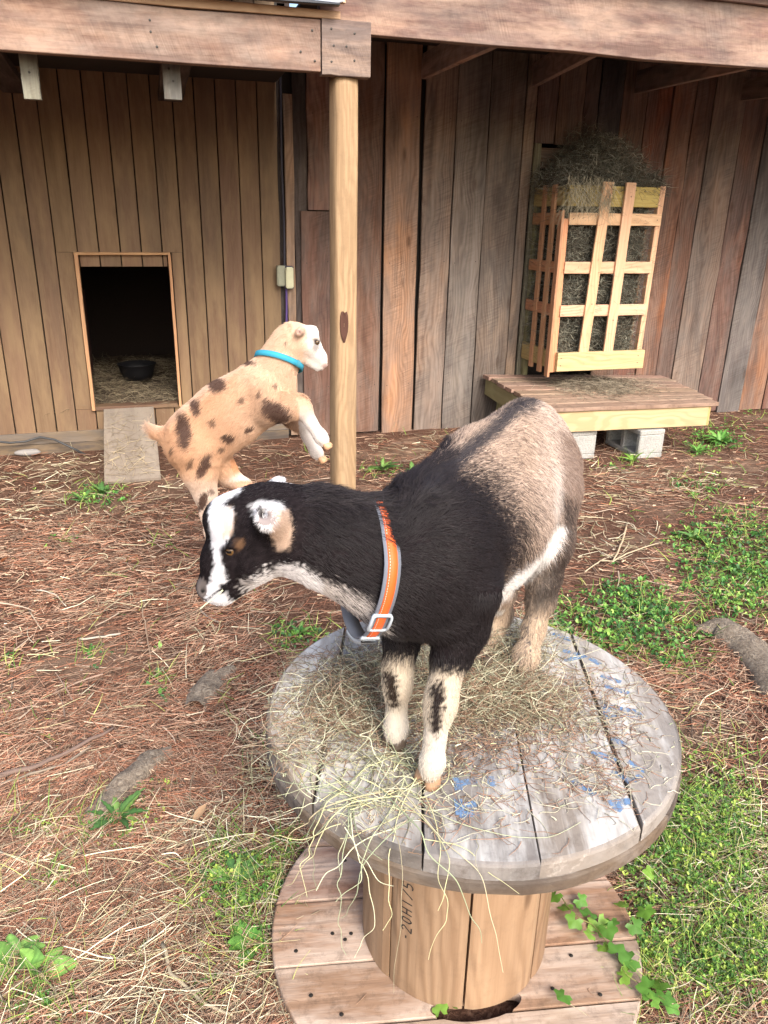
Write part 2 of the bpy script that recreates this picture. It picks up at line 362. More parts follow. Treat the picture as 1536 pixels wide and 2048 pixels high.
# ------------------------------------------------------------------ right board wall
def board_wall():
    t = thing('board_wall', 'rough sawn vertical board wall behind the hay feeder', 'wall', (0, 0, 0), TH)
    N0 = 5.18; th = .022; top = 2.62
    br, gy, rd, tn = lin(112, 84, 74), lin(104, 98, 98), lin(118, 78, 66), lin(176, 126, 88)
    L = [  # s0, s1, z0, z1, tint, depth offset, lean
        (.868, .905, .02, top, lin(46, 40, 44), .03, 0), (.912, .968, .02, 2.2, lin(150, 118, 92), .0, 0),
        (.972, 1.058, .02, top, lin(70, 62, 62), .02, 0), (1.062, 1.235, 1.532, top, lin(126, 96, 86), 0, 0),
        (1.010, 1.225, .005, 1.524, lin(108, 74, 62), -.004, 0), (1.232, 1.385, .01, top, br, .004, 0),
        (1.390, 1.566, .012, top, lin(116, 82, 66), .002, 0), (1.590, 1.826, -.01, top, lin(170, 126, 92), -.004, -.004),
        (1.850, 2.062, .0, top, lin(128, 106, 94), 0, 0), (2.070, 2.300, .0, top, lin(112, 104, 100), -.003, 0),
        (2.308, 2.560, .0, top, lin(116, 100, 90), .002, 0), (2.566, 2.640, .0, top, lin(132, 112, 96), -.004, 0),
        (2.648, 2.700, .35, 1.985, lin(118, 116, 92), -.02, 0),
        (2.652, 2.800, 1.99, top, br, 0, 0), (2.806, 3.000, 1.985, top, lin(120, 92, 78), -.004, 0),
        (3.006, 3.115, 1.97, top, lin(84, 64, 62), .003, 0), (3.125, 3.300, 1.975, top, lin(52, 50, 60), 0, 0),
        (3.306, 3.50, .02, top, lin(116, 84, 68), .0, 0), (3.506, 3.705, .01, top, lin(118, 74, 58), .003, 0),
        (3.712, 3.893, .0, top, lin(124, 84, 62), -.003, 0), (3.899, 4.052, .01, top, lin(110, 78, 66), .002, 0),
        (4.060, 4.331, .0, top, lin(124, 104, 92), -.002, .0), (4.339, 4.545, .01, top, lin(112, 80, 68), .003, 0),
        (4.552, 4.776, -.01, top, gy, -.004, 0), (4.782, 5.01, .0, top, lin(134, 96, 72), .002, 0),
        (5.016, 5.24, .0, top, rd, 0, 0), (5.246, 5.46, 0, top, br, .002, 0), (5.466, 5.7, 0, top, gy, 0, 0), (5.706, 5.9, 0, top, rd, 0, 0)]
    for (a, b, z0, z1, c, dn, ln) in L:
        plank('plank', b-a, th, z1-z0, ((a+b)/2, N0+dn, z0), (0, ln, 0), M_ROUGH, tuple(min(.8, (v*.72+sum(c)/3*.28)*g_) for v, g_ in zip(jit(c, .10), (1.55, 1.50, 1.40))), t, rough=.0022, seg=9)
    plank('plank', .13, .02, .6, (2.70, N0+.03, 1.90), (0, math.pi/2, 0), M_ROUGH, lin(150, 120, 96), t)
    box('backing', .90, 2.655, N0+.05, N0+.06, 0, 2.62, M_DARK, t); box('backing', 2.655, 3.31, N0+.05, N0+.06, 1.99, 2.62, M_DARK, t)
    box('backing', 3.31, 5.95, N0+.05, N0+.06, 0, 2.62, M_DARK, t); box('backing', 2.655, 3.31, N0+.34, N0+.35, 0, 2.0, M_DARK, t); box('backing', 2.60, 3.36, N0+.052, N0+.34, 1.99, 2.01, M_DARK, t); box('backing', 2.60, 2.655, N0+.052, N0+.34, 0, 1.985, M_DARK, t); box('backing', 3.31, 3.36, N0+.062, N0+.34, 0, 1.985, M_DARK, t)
    pts = []
    for (a, b, z0, z1, c, dn, ln) in L:
        for z in (.35, 1.2, 2.1):
            if z0 < z < z1 and b-a > .12: pts += [(a+.035, N0-th/2+dn, z), (b-.035, N0-th/2+dn, z+.01)]
    screws(t, pts, r=.0035)
board_wall()

def roof():
    t = thing('lean_to_roof', 'rough timber beams, rafters and roofing over the pen', 'roof', (0, 0, 0), TH)
    up = (0, math.pi/2, 0)
    # left front beam and its end block
    plank('beam', .19, .05, 3.785, (-3.0, 3.55, 2.145), up, M_BEAM, lin(158, 130, 116), t, rough=.004, seg=14)
    plank('beam_end_block', .205, .055, .212, (.790, 3.545, 2.143), up, M_BEAM, lin(140, 126, 120), t, rough=.001)
    plank('beam', .26, .05, 5.6, (.80, 3.625, 2.345), up, M_BEAM, lin(146, 120, 112), t, rough=.003, seg=14)
    plank('fascia_strip', .032, .03, 3.87, (-3.0, 3.535, 2.262), up, M_PINE, lin(190, 160, 130), t)
    plank('fascia_strip', .035, .03, 4.4, (2.0, 3.59, 2.494), up, M_BEAM, lin(170, 140, 130), t)
    # metal roofing over the left bay, rising to the wall
    V = []; Fc = []; nseg = 96; s_a, s_b = -3.1, .87
    for i in range(nseg+1):
        s = s_a+(s_b-s_a)*i/nseg; hz = .012*(1 if i % 6 == 0 else 0)
        V += [(s, 3.46, 2.290+hz), (s, 5.45, 3.08+hz)]
    for i in range(nseg): Fc.append((2*i, 2*i+2, 2*i+3, 2*i+1))
    mm = plain('galvanised_roofing', (.55, .6, .66), .45, .3)
    me = mesh('roofing', V, Fc); r = link('roofing', me, mm, t); md = r.modifiers.new('thick', 'SOLIDIFY'); md.thickness = .004
    plank('drip_edge', .012, .03, 3.95, (-3.1, 3.462, 2.284), up, plain('dark_flashing', (.03, .035, .045), .4, .5), (.03, .03, .04), t, rough=.0015, seg=20)
    box('roof_deck', -3.1, .87, 3.62, 5.9, 2.262, 2.28, M_DARK, t).rotation_euler = (0, 0, 0)
    plank('corner_trim', .02, .03, .2, (.872, 3.50, 2.30), (0, 0, 0), M_PINE, lin(215, 190, 160), t)
    # roof over the right bay
    box('roof_deck', .9, 6.6, 3.56, 6.0, 2.52, 2.54, M_DARK, t)
    box('drip_edge', .9, 6.6, 3.50, 3.57, 2.515, 2.56, plain('blue_grey_flashing', (.12, .15, .25), .4, .3), t)
    for (s1, s2, c) in ((1.68, 1.83, (190, 160, 146)), (2.20, 2.62, (160, 136, 128)), (3.15, 3.41, (160, 136, 128)), (4.25, 4.3, (150, 128, 120))):
        a = Vector((s1, 3.66, 2.31)); b = Vector((s2, 5.17, 2.40)); d = b-a
        q = d.to_track_quat('Z', 'X').to_euler()
        o = plank('rafter', .04, .14, d.length, a, (0, 0, 0), M_ROUGH, lin(*c), t, rough=.001)
        X = Vector((d.y, -d.x, 0)).normalized(); Zd = d.normalized(); Yd = Zd.cross(X)
        o.rotation_euler = Matrix((X, Yd, Zd)).transposed().to_euler()
    for s1 in (-1.6, -.5, .35):
        plank('rafter', .14, .04, 1.5, (s1-.12, 3.66, 2.2), (-math.pi/2-.04, 0, 0), M_ROUGH, lin(80, 68, 66), t)
    plank('joist_block', .066, .038, .20, (-.378, 3.66, 1.905), (0, 0, 0), M_ROUGH, lin(150, 150, 132), t, rough=.0006)
    plank('joist_block', .072, .038, .17, (.176, 3.66, 1.932), (0, 0, 0), M_ROUGH, lin(146, 146, 138), t, rough=.0006)
    plank('ledger', .12, .035, 1.8, (-.9, 5.16, 2.46), up, M_ROUGH, lin(70, 60, 60), t)
    pts = [(.83, 3.517, 2.21), (.93, 3.517, 2.20), (.84, 3.517, 2.15), (.895, 3.517, 2.15), (.93, 3.517, 2.10), (.83, 3.517, 2.09),
           (.75, 3.524, 2.2), (.76, 3.524, 2.09), (.70, 3.524, 2.12), (.10, 3.524, 2.19), (.10, 3.524, 2.15), (.12, 3.524, 2.10)]
    screws(t, pts, r=.005)
    screws(t, [(-.378, 3.64, 2.00), (.165, 3.64, 2.045), (.18, 3.64, 2.0)], r=.005)
    box('side_wall', -3.1, -3.06, 3.62, 5.3, 0, 2.25, M_DARK, t)
roof()

def post():
    K, R0 = 48, .0635; V = []; Fc = []; Ls = np.linspace(-.06, 2.045, 60)
    for z in Ls:
        r = R0*(1.03-.035*z)
        for k in range(K):
            a = k*2*math.pi/K; x, y = r*math.cos(a), r*math.sin(a); e_ = 3.4
            b_a = a-.18; sq = (abs(math.cos(b_a))**e_+abs(math.sin(b_a))**e_)**(-1/e_); wob = 1+.012*math.sin(z*5+a*2)+.008*math.sin(z*13+a*5)
            rr = .93*sq*wob
            crack = .007*math.exp(-((a-4.32-.06*math.sin(z*3)-.02*math.sin(z*11))/.07)**2)*(1 if .25 < z < 1.9 else .3)
            V.append((x*rr*(1-crack/r), y*rr*(1-crack/r), z))
    for i in range(len(Ls)-1):
        for k in range(K): Fc.append((i*K+k, i*K+(k+1) % K, (i+1)*K+(k+1) % K, (i+1)*K+k))
    Fc.append(tuple(range(K-1, -1, -1))); Fc.append(tuple(range((len(Ls)-1)*K, len(Ls)*K)))
    t = thing('support_post', 'round peeled timber post holding up the left beam', 'post', SW(.903, 3.595, 0), TH)
    o = link('pole', mesh('pole', V, Fc, True), wood('peeled_pole', dark=.55, grain=1.2, stain_amt=.4, stain=(.30, .22, .14), rings=.25, knots=.5, grime=.12, knot_scale=(6, 6, 1.1), rough=.65), t)
    o.color = (*lin(194, 166, 130), 1)
    # the sunken knot scar
    V = []; Fc = []
    for i in range(6):
        for k in range(14):
            a = k*6.2832/14; rr = [.034, .030, .024, .016, .008, .001][i]
            V.append((rr*.62*math.cos(a)-.004, [-.0640, -.0685, -.0672, -.0655, -.065, -.0648][i], 1.005+rr*1.9*math.sin(a)*(1+.25*math.sin(3*a+i))-(.016 if math.sin(a) < -.3 else 0)))
    for i in range(5):
        for k in range(14): Fc.append((i*14+k, i*14+(k+1) % 14, (i+1)*14+(k+1) % 14, (i+1)*14+k))
    sc = link('knot_scar', mesh('knot_scar', V, Fc, True), plain('knot_bark', (.085, .035, .022), .9), t); sc.rotation_euler = (0, 0, -.12)
post()

def outlet():
    t = thing('switch_box', 'small pale electrical box on purple cable at the wall corner', 'electrical box', SW(.905, 5.135, 1.11), TH)
    def rbox(nm, wx, wy, wz, loc, mat, b=.006):
        import bmesh
        bm = bmesh.new(); bmesh.ops.create_cube(bm, size=1); bmesh.ops.scale(bm, vec=(wx, wy, wz), verts=bm.verts)
        bmesh.ops.bevel(bm, geom=bm.edges[:], offset=b, segments=2, affect='EDGES'); me = bpy.data.meshes.new(nm); bm.to_mesh(me); bm.free()
        o = link(nm, me, mat, t); o.location = loc; return o
    rbox('back_box', .075, .05, .13, (-.028, .02, .01), plain('grey_plastic', lin(150, 152, 132), .5))
    rbox('cover', .05, .03, .135, (.012, -.022, .0), plain('cream_plastic', lin(200, 200, 168), .45))
    rbox('gasket', .062, .016, .15, (.012, .0, .0), plain('dark_gasket', (.03, .02, .05), .6))
    pm = plain('purple_cable', (.10, .06, .22), .5)
    for (p0, p1, x) in ((.07, 1.2, -.012), (-.9, -.06, -.006)):
        V = []; Fc = []
        for i in range(9):
            z = p0+(p1-p0)*i/8
            for k in range(8): V.append((x+.003*math.sin(i)+.0075*math.cos(k*.7854), .02+.0075*math.sin(k*.7854), z))
        for i in range(8):
            for k in range(8): Fc.append((i*8+k, i*8+(k+1) % 8, i*8+8+(k+1) % 8, i*8+8+k))
        link('cable', mesh('cable', V, Fc, True), pm if p0 < 0 else plain('dark_conduit', (.03, .028, .045), .6), t)
outlet()

# ------------------------------------------------------------------ ramp
def ramp_board():
    a = SW(-.18, 5.165, .268); b = SW(-.17, 4.40, .012)
    d = Vector(b-a); X = Vector(WD); Zd = d.normalized(); Y = Zd.cross(X).normalized(); X = Y.cross(Zd)
    m = wood('weathered_plywood', dark=.8, stain_amt=.35, stain=(.12, .10, .085), rings=.05, knots=0, grime=.3)
    o = plank('ramp_board', .32, .018, d.length, a, (0, 0, 0), m, lin(150, 140, 128), None, rough=.0008)
    o.rotation_euler = Matrix((X, Y, Zd)).transposed().to_euler()
    tag(o, 'grey plywood ramp leaning from the animal door to the ground', 'ramp')
ramp_board()
def ramp_straw():
    n = 150; s = rng.uniform(-.33, -.03, n); t_ = rng.beta(1.2, 2.2, n); a = SW(0, 4.40, .012); b = SW(0, 5.165, .268)
    base = WD*s[:, None]+ND*(4.40+.765*t_)[:, None]; base[:, 2] = .030+.256*t_
    P = strand(base, .04, .14, .02, n, 5, .1); d = (P-base[:, None, :])@ND; P[:, :, 2] = base[:, None, 2]+d*.335+.003
    o = curves('ramp_straw', P, rng.uniform(.0008, .0016, n), pal(n, [(150, 134, 108), (120, 104, 84), (176, 160, 130)]), M_STRAW)
    tag(o, 'loose straw scattered on the plywood ramp', 'straw', kind='stuff')
ramp_straw()

# ------------------------------------------------------------------ platform, blocks, feeder
def lerp(a, b, t): return tuple(a[i]+(b[i]-a[i])*t for i in range(len(a)))
def oriented(o, X, Zd, up):
    Zd = Vector(Zd).normalized(); Y = Vector(up).normalized(); X = Y.cross(Zd).normalized(); Y = Zd.cross(X).normalized()
    o.rotation_euler = Matrix((X, Y, Zd)).transposed().to_euler()
def platform():
    t = thing('feeding_platform', 'low pine deck on concrete blocks below the hay feeder', 'platform', (0, 0, 0), TH)
    FL, FR, BR, BL = (2.36, 4.16, .352), (3.61, 4.09, .352), (3.93, 5.13, .33), (2.37, 5.13, .40)
    nb = 8
    for i in range(nb):
        t0 = (i+.5)/nb
        if i == 0: t0 -= 0
        a = lerp(FL, BL, t0); b = lerp(FR, BR, t0); dx = random.uniform(-.012, .012)
        d = Vector(b)-Vector(a)
        wdt = (Vector(BL)-Vector(FL)).length/nb-.012
        o = plank('plank', wdt, .026, d.length, (a[0]+dx, a[1], a[2]), (0, 0, 0), M_DECK, jit(lin(172, 148, 130), .07), t, rough=.0012)
        oriented(o, None, d, (0, 0, 1))
    def bar(nm, a, b, h, th, c, mat=M_PINE):
        d = Vector(b)-Vector(a); o = plank(nm, th, h, d.length, a, (0, 0, 0), mat, c, t, rough=.0008)
        oriented(o, None, d, (0, 0, 1)); return o
    yel = lin(202, 182, 142)
    bar('rim_joist', (2.38, 4.20, .270), (3.56, 4.135, .270), .135, .035, yel)
    bar('rim_joist', (2.39, 4.23, .275), (2.40, 5.12, .32), .12, .035, lin(150, 148, 110))
    bar('rim_joist', (3.565, 4.125, .270), (3.87, 5.1, .255), .135, .035, lin(200, 176, 120))
    bar('joist', (3.0, 4.24, .27), (3.1, 5.1, .30), .12, .035, lin(150, 140, 100))
    plank('leg', .085, .085, .30, (2.50, 5.02, 0), (0, 0, 0), M_PINE, lin(150, 150, 110), t)
    plank('leg', .085, .085, .24, (3.78, 5.0, 0), (0, 0, 0), M_PINE, lin(150, 150, 110), t)
platform()

def cinder(loc, rz, label):
    """hollow concrete block on its side, two cells running along X"""
    cm, n, p = newmat('concrete_block'); tc = n.nodes.new('ShaderNodeTexCoord')
    f = noise(n, tc.outputs['Object'], 90, 5, .7); g = noise(n, tc.outputs['Object'], 9, 4)
    c = ramp(n, f, [(.3, (.22, .215, .20)), (.7, (.46, .45, .42))]); c = mixc(n, ramp(n, g, [(.5, 0.0), (.75, .6)]), c, (.2, .2, .19))
    n.links.new(c, p.inputs['Base Color']); p.inputs['Roughness'].default_value = .95; bump(n, p, f, .8, .003)
    t = thing('concrete_block', label, 'concrete block', loc, rz, 'concrete blocks under the platform')
    L, Wd, Hh = .19, .39, .195   # x depth of cells, y long side, z height
    def slab(nm, y0, y1, z0, z1, x0=0, x1=L):
        import bmesh
        bm = bmesh.new(); bmesh.ops.create_cube(bm, size=1)
        bmesh.ops.scale(bm, vec=(x1-x0, y1-y0, z1-z0), verts=bm.verts); bmesh.ops.translate(bm, vec=((x0+x1)/2, (y0+y1)/2, (z0+z1)/2), verts=bm.verts)
        bmesh.ops.bevel(bm, geom=bm.edges[:], offset=.006, segments=1, affect='EDGES'); me = bpy.data.meshes.new(nm); bm.to_mesh(me); bm.free()
        return link(nm, me, cm, t)
    slab('face_shell', 0, Wd, Hh-.035, Hh-.001); slab('face_shell', 0, Wd, 0, .034)
    for y0 in (0, .175, .353): slab('web', y0, y0+.037, .0335, Hh-.0345, .001, L-.001)
    return t
cinder(SW(3.06, 4.12, 0), TH+math.radians(0), 'pale hollow concrete block with cells facing right under the platform')
cinder(SW(2.60, 4.2, 0), TH+math.radians(2), 'concrete block further left beside the goat rump, under the platform')
def feeder():
    t = thing('hay_feeder', 'pine slat hay feeder full of hay hung on the wall', 'hay feeder', (0, 0, 0), TH)
    nr = lin(222, 184, 150)
    F0, B0 = 4.655, 5.13
    def sb(x_top, x_bot): return x_top, x_bot
    def vs(sT, sB, n, zT, zB, w, dn=0.0, yaw=0.0, c=nr, nm='slat', th=.018):
        a = Vector((sB, n, zB)); b = Vector((sT, n+dn, zT)); d = b-a
        o = plank(nm, w, th, d.length, a, (0, 0, 0), M_PINE, jit(c, .06), t, rough=.0007)
        Zd = d.normalized(); X = Vector((math.cos(yaw), math.sin(yaw), 0)); Y = Zd.cross(X).normalized(); X = Y.cross(Zd)
        o.rotation_euler = Matrix((X, Y, Zd)).transposed().to_euler(); return o
    def hb(a, b, w, th, c=nr, nm='rail'):
        a, b = Vector(a), Vector(b); d = b-a; o = plank(nm, w, th, d.length, a, (0, 0, 0), M_PINE, jit(c, .06), t, rough=.0007)
        Zd = d.normalized(); X = Vector((0, 0, 1)); Y = Zd.cross(X).normalized(); X = Y.cross(Zd)
        o.rotation_euler = Matrix((X, Y, Zd)).transposed().to_euler(); return o
    L_, R_ = 2.665, 3.355
    yl = lin(204, 182, 138)
    # front face: bottom board, three rails, top board, corner posts, two slats
    hb((L_+.015, F0-.018, .573), (R_+.012, F0-.018, .573), .128, .036, yl, 'bottom_board')
    hb((L_-.0, F0+.02, 1.64), (R_-.012, F0+.02, 1.64), .125, .034, lin(190, 172, 104), 'top_board')
    for z, c in ((1.50, nr), (1.195, nr), (.915, nr)):
        hb((L_+.012, F0-.004, z), (R_-(.01 if z < 1.4 else -.012), F0-.004, z), .075, .018, c)
    vs(L_-.008, L_+.004, F0+.02, 1.50, .50, .045, 0, 0, lin(206, 156, 118), 'corner_post', .04)
    vs(R_+.005, R_-.01, F0+.02, 1.71, .56, .04, 0, 0, nr, 'corner_post', .04)
    vs(2.925, 2.880, F0-.022, 1.725, .63, .073); vs(3.095, 3.075, F0-.022, 1.725, .63, .073)
    # left side
    for z in (1.50, 1.195, .915): hb((L_-.014, F0+.04, z), (L_+.01, B0, z), .075, .018, lin(200, 150, 112))
    hb((L_-.002, F0+.045, 1.64), (L_+.015, B0, 1.64), .12, .03, lin(176, 160, 106), 'top_board')
    hb((L_-.002, F0+.045, .585), (L_+.015, B0, .585), .12, .03, lin(180, 160, 110), 'bottom_board')
    for i, n in enumerate((F0+.015, F0+.15, F0+.30)):
        vs(L_-.034+.012*i, L_-.030+.012*i, n, (1.55 if i == 0 else 1.71), .47+.01*i, .05, 0, math.pi/2, lin(196, 150, 116))
    for n in (F0+.15, F0+.30): vs(R_+.002, R_-.004, n, 1.70, .56, .05, 0, math.pi/2, lin(180, 140, 108))
    for z in (1.50, 1.195, .915): hb((R_-.018, F0+.04, z), (R_-.016, B0, z), .075, .018, lin(190, 145, 108))
    vs(L_+.035, L_+.035, B0, 1.75, .36, .04, 0, 0, lin(140, 140, 104), 'back_post', .04)
    vs(R_-.03, R_-.03, B0, 1.75, .56, .04, 0, 0, lin(120, 110, 90), 'back_post', .04)
    screws(t, [(L_+.04, F0-.037, .60), (L_+.04, F0-.037, .55), (R_-.04, F0-.037, .60), (R_-.04, F0-.037, .55), (2.92, F0-.032, 1.64),
               (3.10, F0-.032, 1.64), (2.90, F0-.032, .96), (3.08, F0-.032, .85), (L_+.04, F0-.014, 1.50), (R_-.02, F0-.014, 1.50)])
    # hay in the feeder: dark core plus loose strands
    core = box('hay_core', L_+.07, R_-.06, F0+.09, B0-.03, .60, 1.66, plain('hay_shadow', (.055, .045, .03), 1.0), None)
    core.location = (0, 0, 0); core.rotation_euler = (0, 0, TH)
    n = 15000; s = rng.uniform(L_+.02, R_-.03, n); z = rng.uniform(.58, 1.74, n); face = rng.uniform(0, 1, n)
    d = np.where(face < .55, F0+.03+rng.exponential(.03, n), rng.uniform(F0+.03, B0-.02, n))
    s = np.where((face > .55) & (face < .8), L_+.015+rng.exponential(.03, n), s)
    s = np.where(face > .92, R_-.03-rng.exponential(.03, n), s)
    m = 9500; top = rng.uniform(0, 1, m)
    s2 = rng.uniform(L_-.02, R_+.03, m); d2 = rng.uniform(F0-.01, B0+.03, m)
    mound = .26*np.exp(-((s2-3.02)/.26)**2)+.06+.15*np.clip((d2-F0)/.5, 0, 1)*np.exp(-((s2-2.95)/.3)**2)
    z2 = 1.66+mound*rng.uniform(0, 1, m)
    s, d, z = np.r_[s, s2], np.r_[d, d2], np.r_[z, z2]
    base = WD*s[:, None]+ND*d[:, None]; base[:, 2] = z
    P = strand(base, .03, .12, .7, len(s), 6, .5)
    o = curves('hay', P, rng.uniform(.0008, .0017, len(s)), pal(len(s), [(118, 118, 106), (92, 90, 80), (146, 144, 128), (76, 76, 68), (98, 88, 74)]), M_STRAW)
    tag(o, 'mound of grey green hay stuffed in the slatted feeder', 'hay', kind='stuff')
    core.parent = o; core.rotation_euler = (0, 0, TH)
    # strands hanging over the front
    n = 260; s = rng.uniform(2.62, 2.95, n); base = WD*s[:, None]+ND*(F0-.03-rng.uniform(0, .02, n))[:, None]; base[:, 2] = rng.uniform(1.6, 1.76, n)
    P = np.zeros((n, 6, 3)); q = base.copy(); dd = np.stack([rng.normal(0, .5, n), rng.normal(-.1, .1, n), -np.ones(n)], 1)
    for i in range(6):
        P[:, i] = q; q = q+dd*rng.uniform(.015, .04, (n, 1)); dd = dd+rng.normal(0, .25, (n, 3))*np.array([1, .2, .5])
    o = curves('hanging_hay', P, rng.uniform(.0008, .0014, n), pal(n, [(168, 162, 140), (140, 132, 108)]), M_STRAW)
    tag(o, 'loose hay strands hanging over the top board of the feeder', 'hay', kind='stuff')
    # hay on the deck under the feeder
    n = 2600; s = np.clip(rng.normal(3.0, .22, n), 2.45, 3.6); d = np.clip(rng.normal(4.72, .16, n), 4.25, 5.1)
    base = WD*s[:, None]+ND*d[:, None]; base[:, 2] = .372+.06*rng.uniform(0, 1, n)*np.exp(-((s-3.0)/.25)**2-((d-4.75)/.15)**2)
    P = strand(base, .04, .16, .16, n, 5, .4); P[:, :, 2] = np.maximum(P[:, :, 2], .37)
    o = curves('spilled_hay', P, rng.uniform(.0008, .0016, n), pal(n, [(130, 120, 104), (100, 90, 76), (160, 148, 128)]), M_STRAW)
    tag(o, 'spilled hay scattered on the deck under the feeder', 'hay', kind='stuff')
feeder()
# ------------------------------------------------------------------ cable spool
SX, SY, ZT, RF = .198, 1.211, .591, .382
def clipped_planks(parent, z0, z1, R, ang, seams, mat, tints, round_top=.010, gap=.0035, skip=None, notch=None, name='plank', cx=SX, cy=SY, wob=.002, rim=None):
    """planks of a round disc: strips across direction ang, cut to the circle"""
    ca, sa = math.cos(ang), math.sin(ang); out = []
    for i in range(len(seams)-1):
        u0, u1 = seams[i]+gap/2, seams[i+1]-gap/2; n = 26
        pts = []
        def arc(u): return math.sqrt(max(R*R-u*u, 0.0))
        rr = R
        us = np.linspace(max(u0, -rr+.0008), min(u1, rr-.0008), n)
        up = [(u, arc(u)) for u in us]; dn = [(u, -arc(u)) for u in us[::-1]]
        side_r = []; side_l = []
        if notch and notch[0] == i: # a bite out of the edge at u0 (seen from above)
            v_a, v_b, dep = notch[1:]
            side_l = [(u0+dep*math.sin(math.pi*t)**.5, v_a+(v_b-v_a)*t) for t in np.linspace(0, 1, 15)]
        pts = up+dn+side_l
        V = []; Fc = []; m = len(pts)
        c0 = ((u0+u1)/2, 0)
        r_ = np.random.default_rng(i+int(z0*1000))
        lay = [(z0, 0.0), (z1-round_top, 0.0), (z1-round_top*.35, round_top*.35), (z1, round_top)]
        hz = r_.normal(0, .0008)
        for (z, ins) in lay:
            for (u, v) in pts:
                q = math.hypot(u, v)
                if q > R*.985: f = (q-ins)/q; uu, vv = u*f, v*f
                else: uu, vv = u, v
                uu = min(max(uu, u0+ins*.25), u1-ins*.25) if not side_l else uu
                uu += wob*.5*math.sin(vv*23+i*2)
                V.append((uu, vv, z+hz))
        for l in range(3):
            for k in range(m): Fc.append((l*m+k, l*m+(k+1) % m, (l+1)*m+(k+1) % m, (l+1)*m+k))
        Fc.append(tuple(range(3*m, 4*m))); Fc.append(tuple(range(m-1, -1, -1)))
        # mesh local: long axis must be Z for the timber material -> (u, z, v)
        W = [(u-c0[0], z-z0, v) for (u, v, z) in V]
        me = mesh(name, W, Fc)
        o = link(name, me, mat, parent); o.color = (*tints[i % len(tints)], 1)
        if rim is not None:
            me.materials.append(rim)
            for k in range(3*m): me.polygons[k].material_index = 1
        X = Vector((ca, sa, 0)); Zl = Vector((-sa, ca, 0)); Yl = Vector((0, 0, 1))
        mt = Matrix((X, Yl, Zl)).transposed().to_4x4(); mt.translation = Vector((cx, cy, z0))+X*c0[0]
        o.matrix_basis = mt
        out.append(o)
    return out

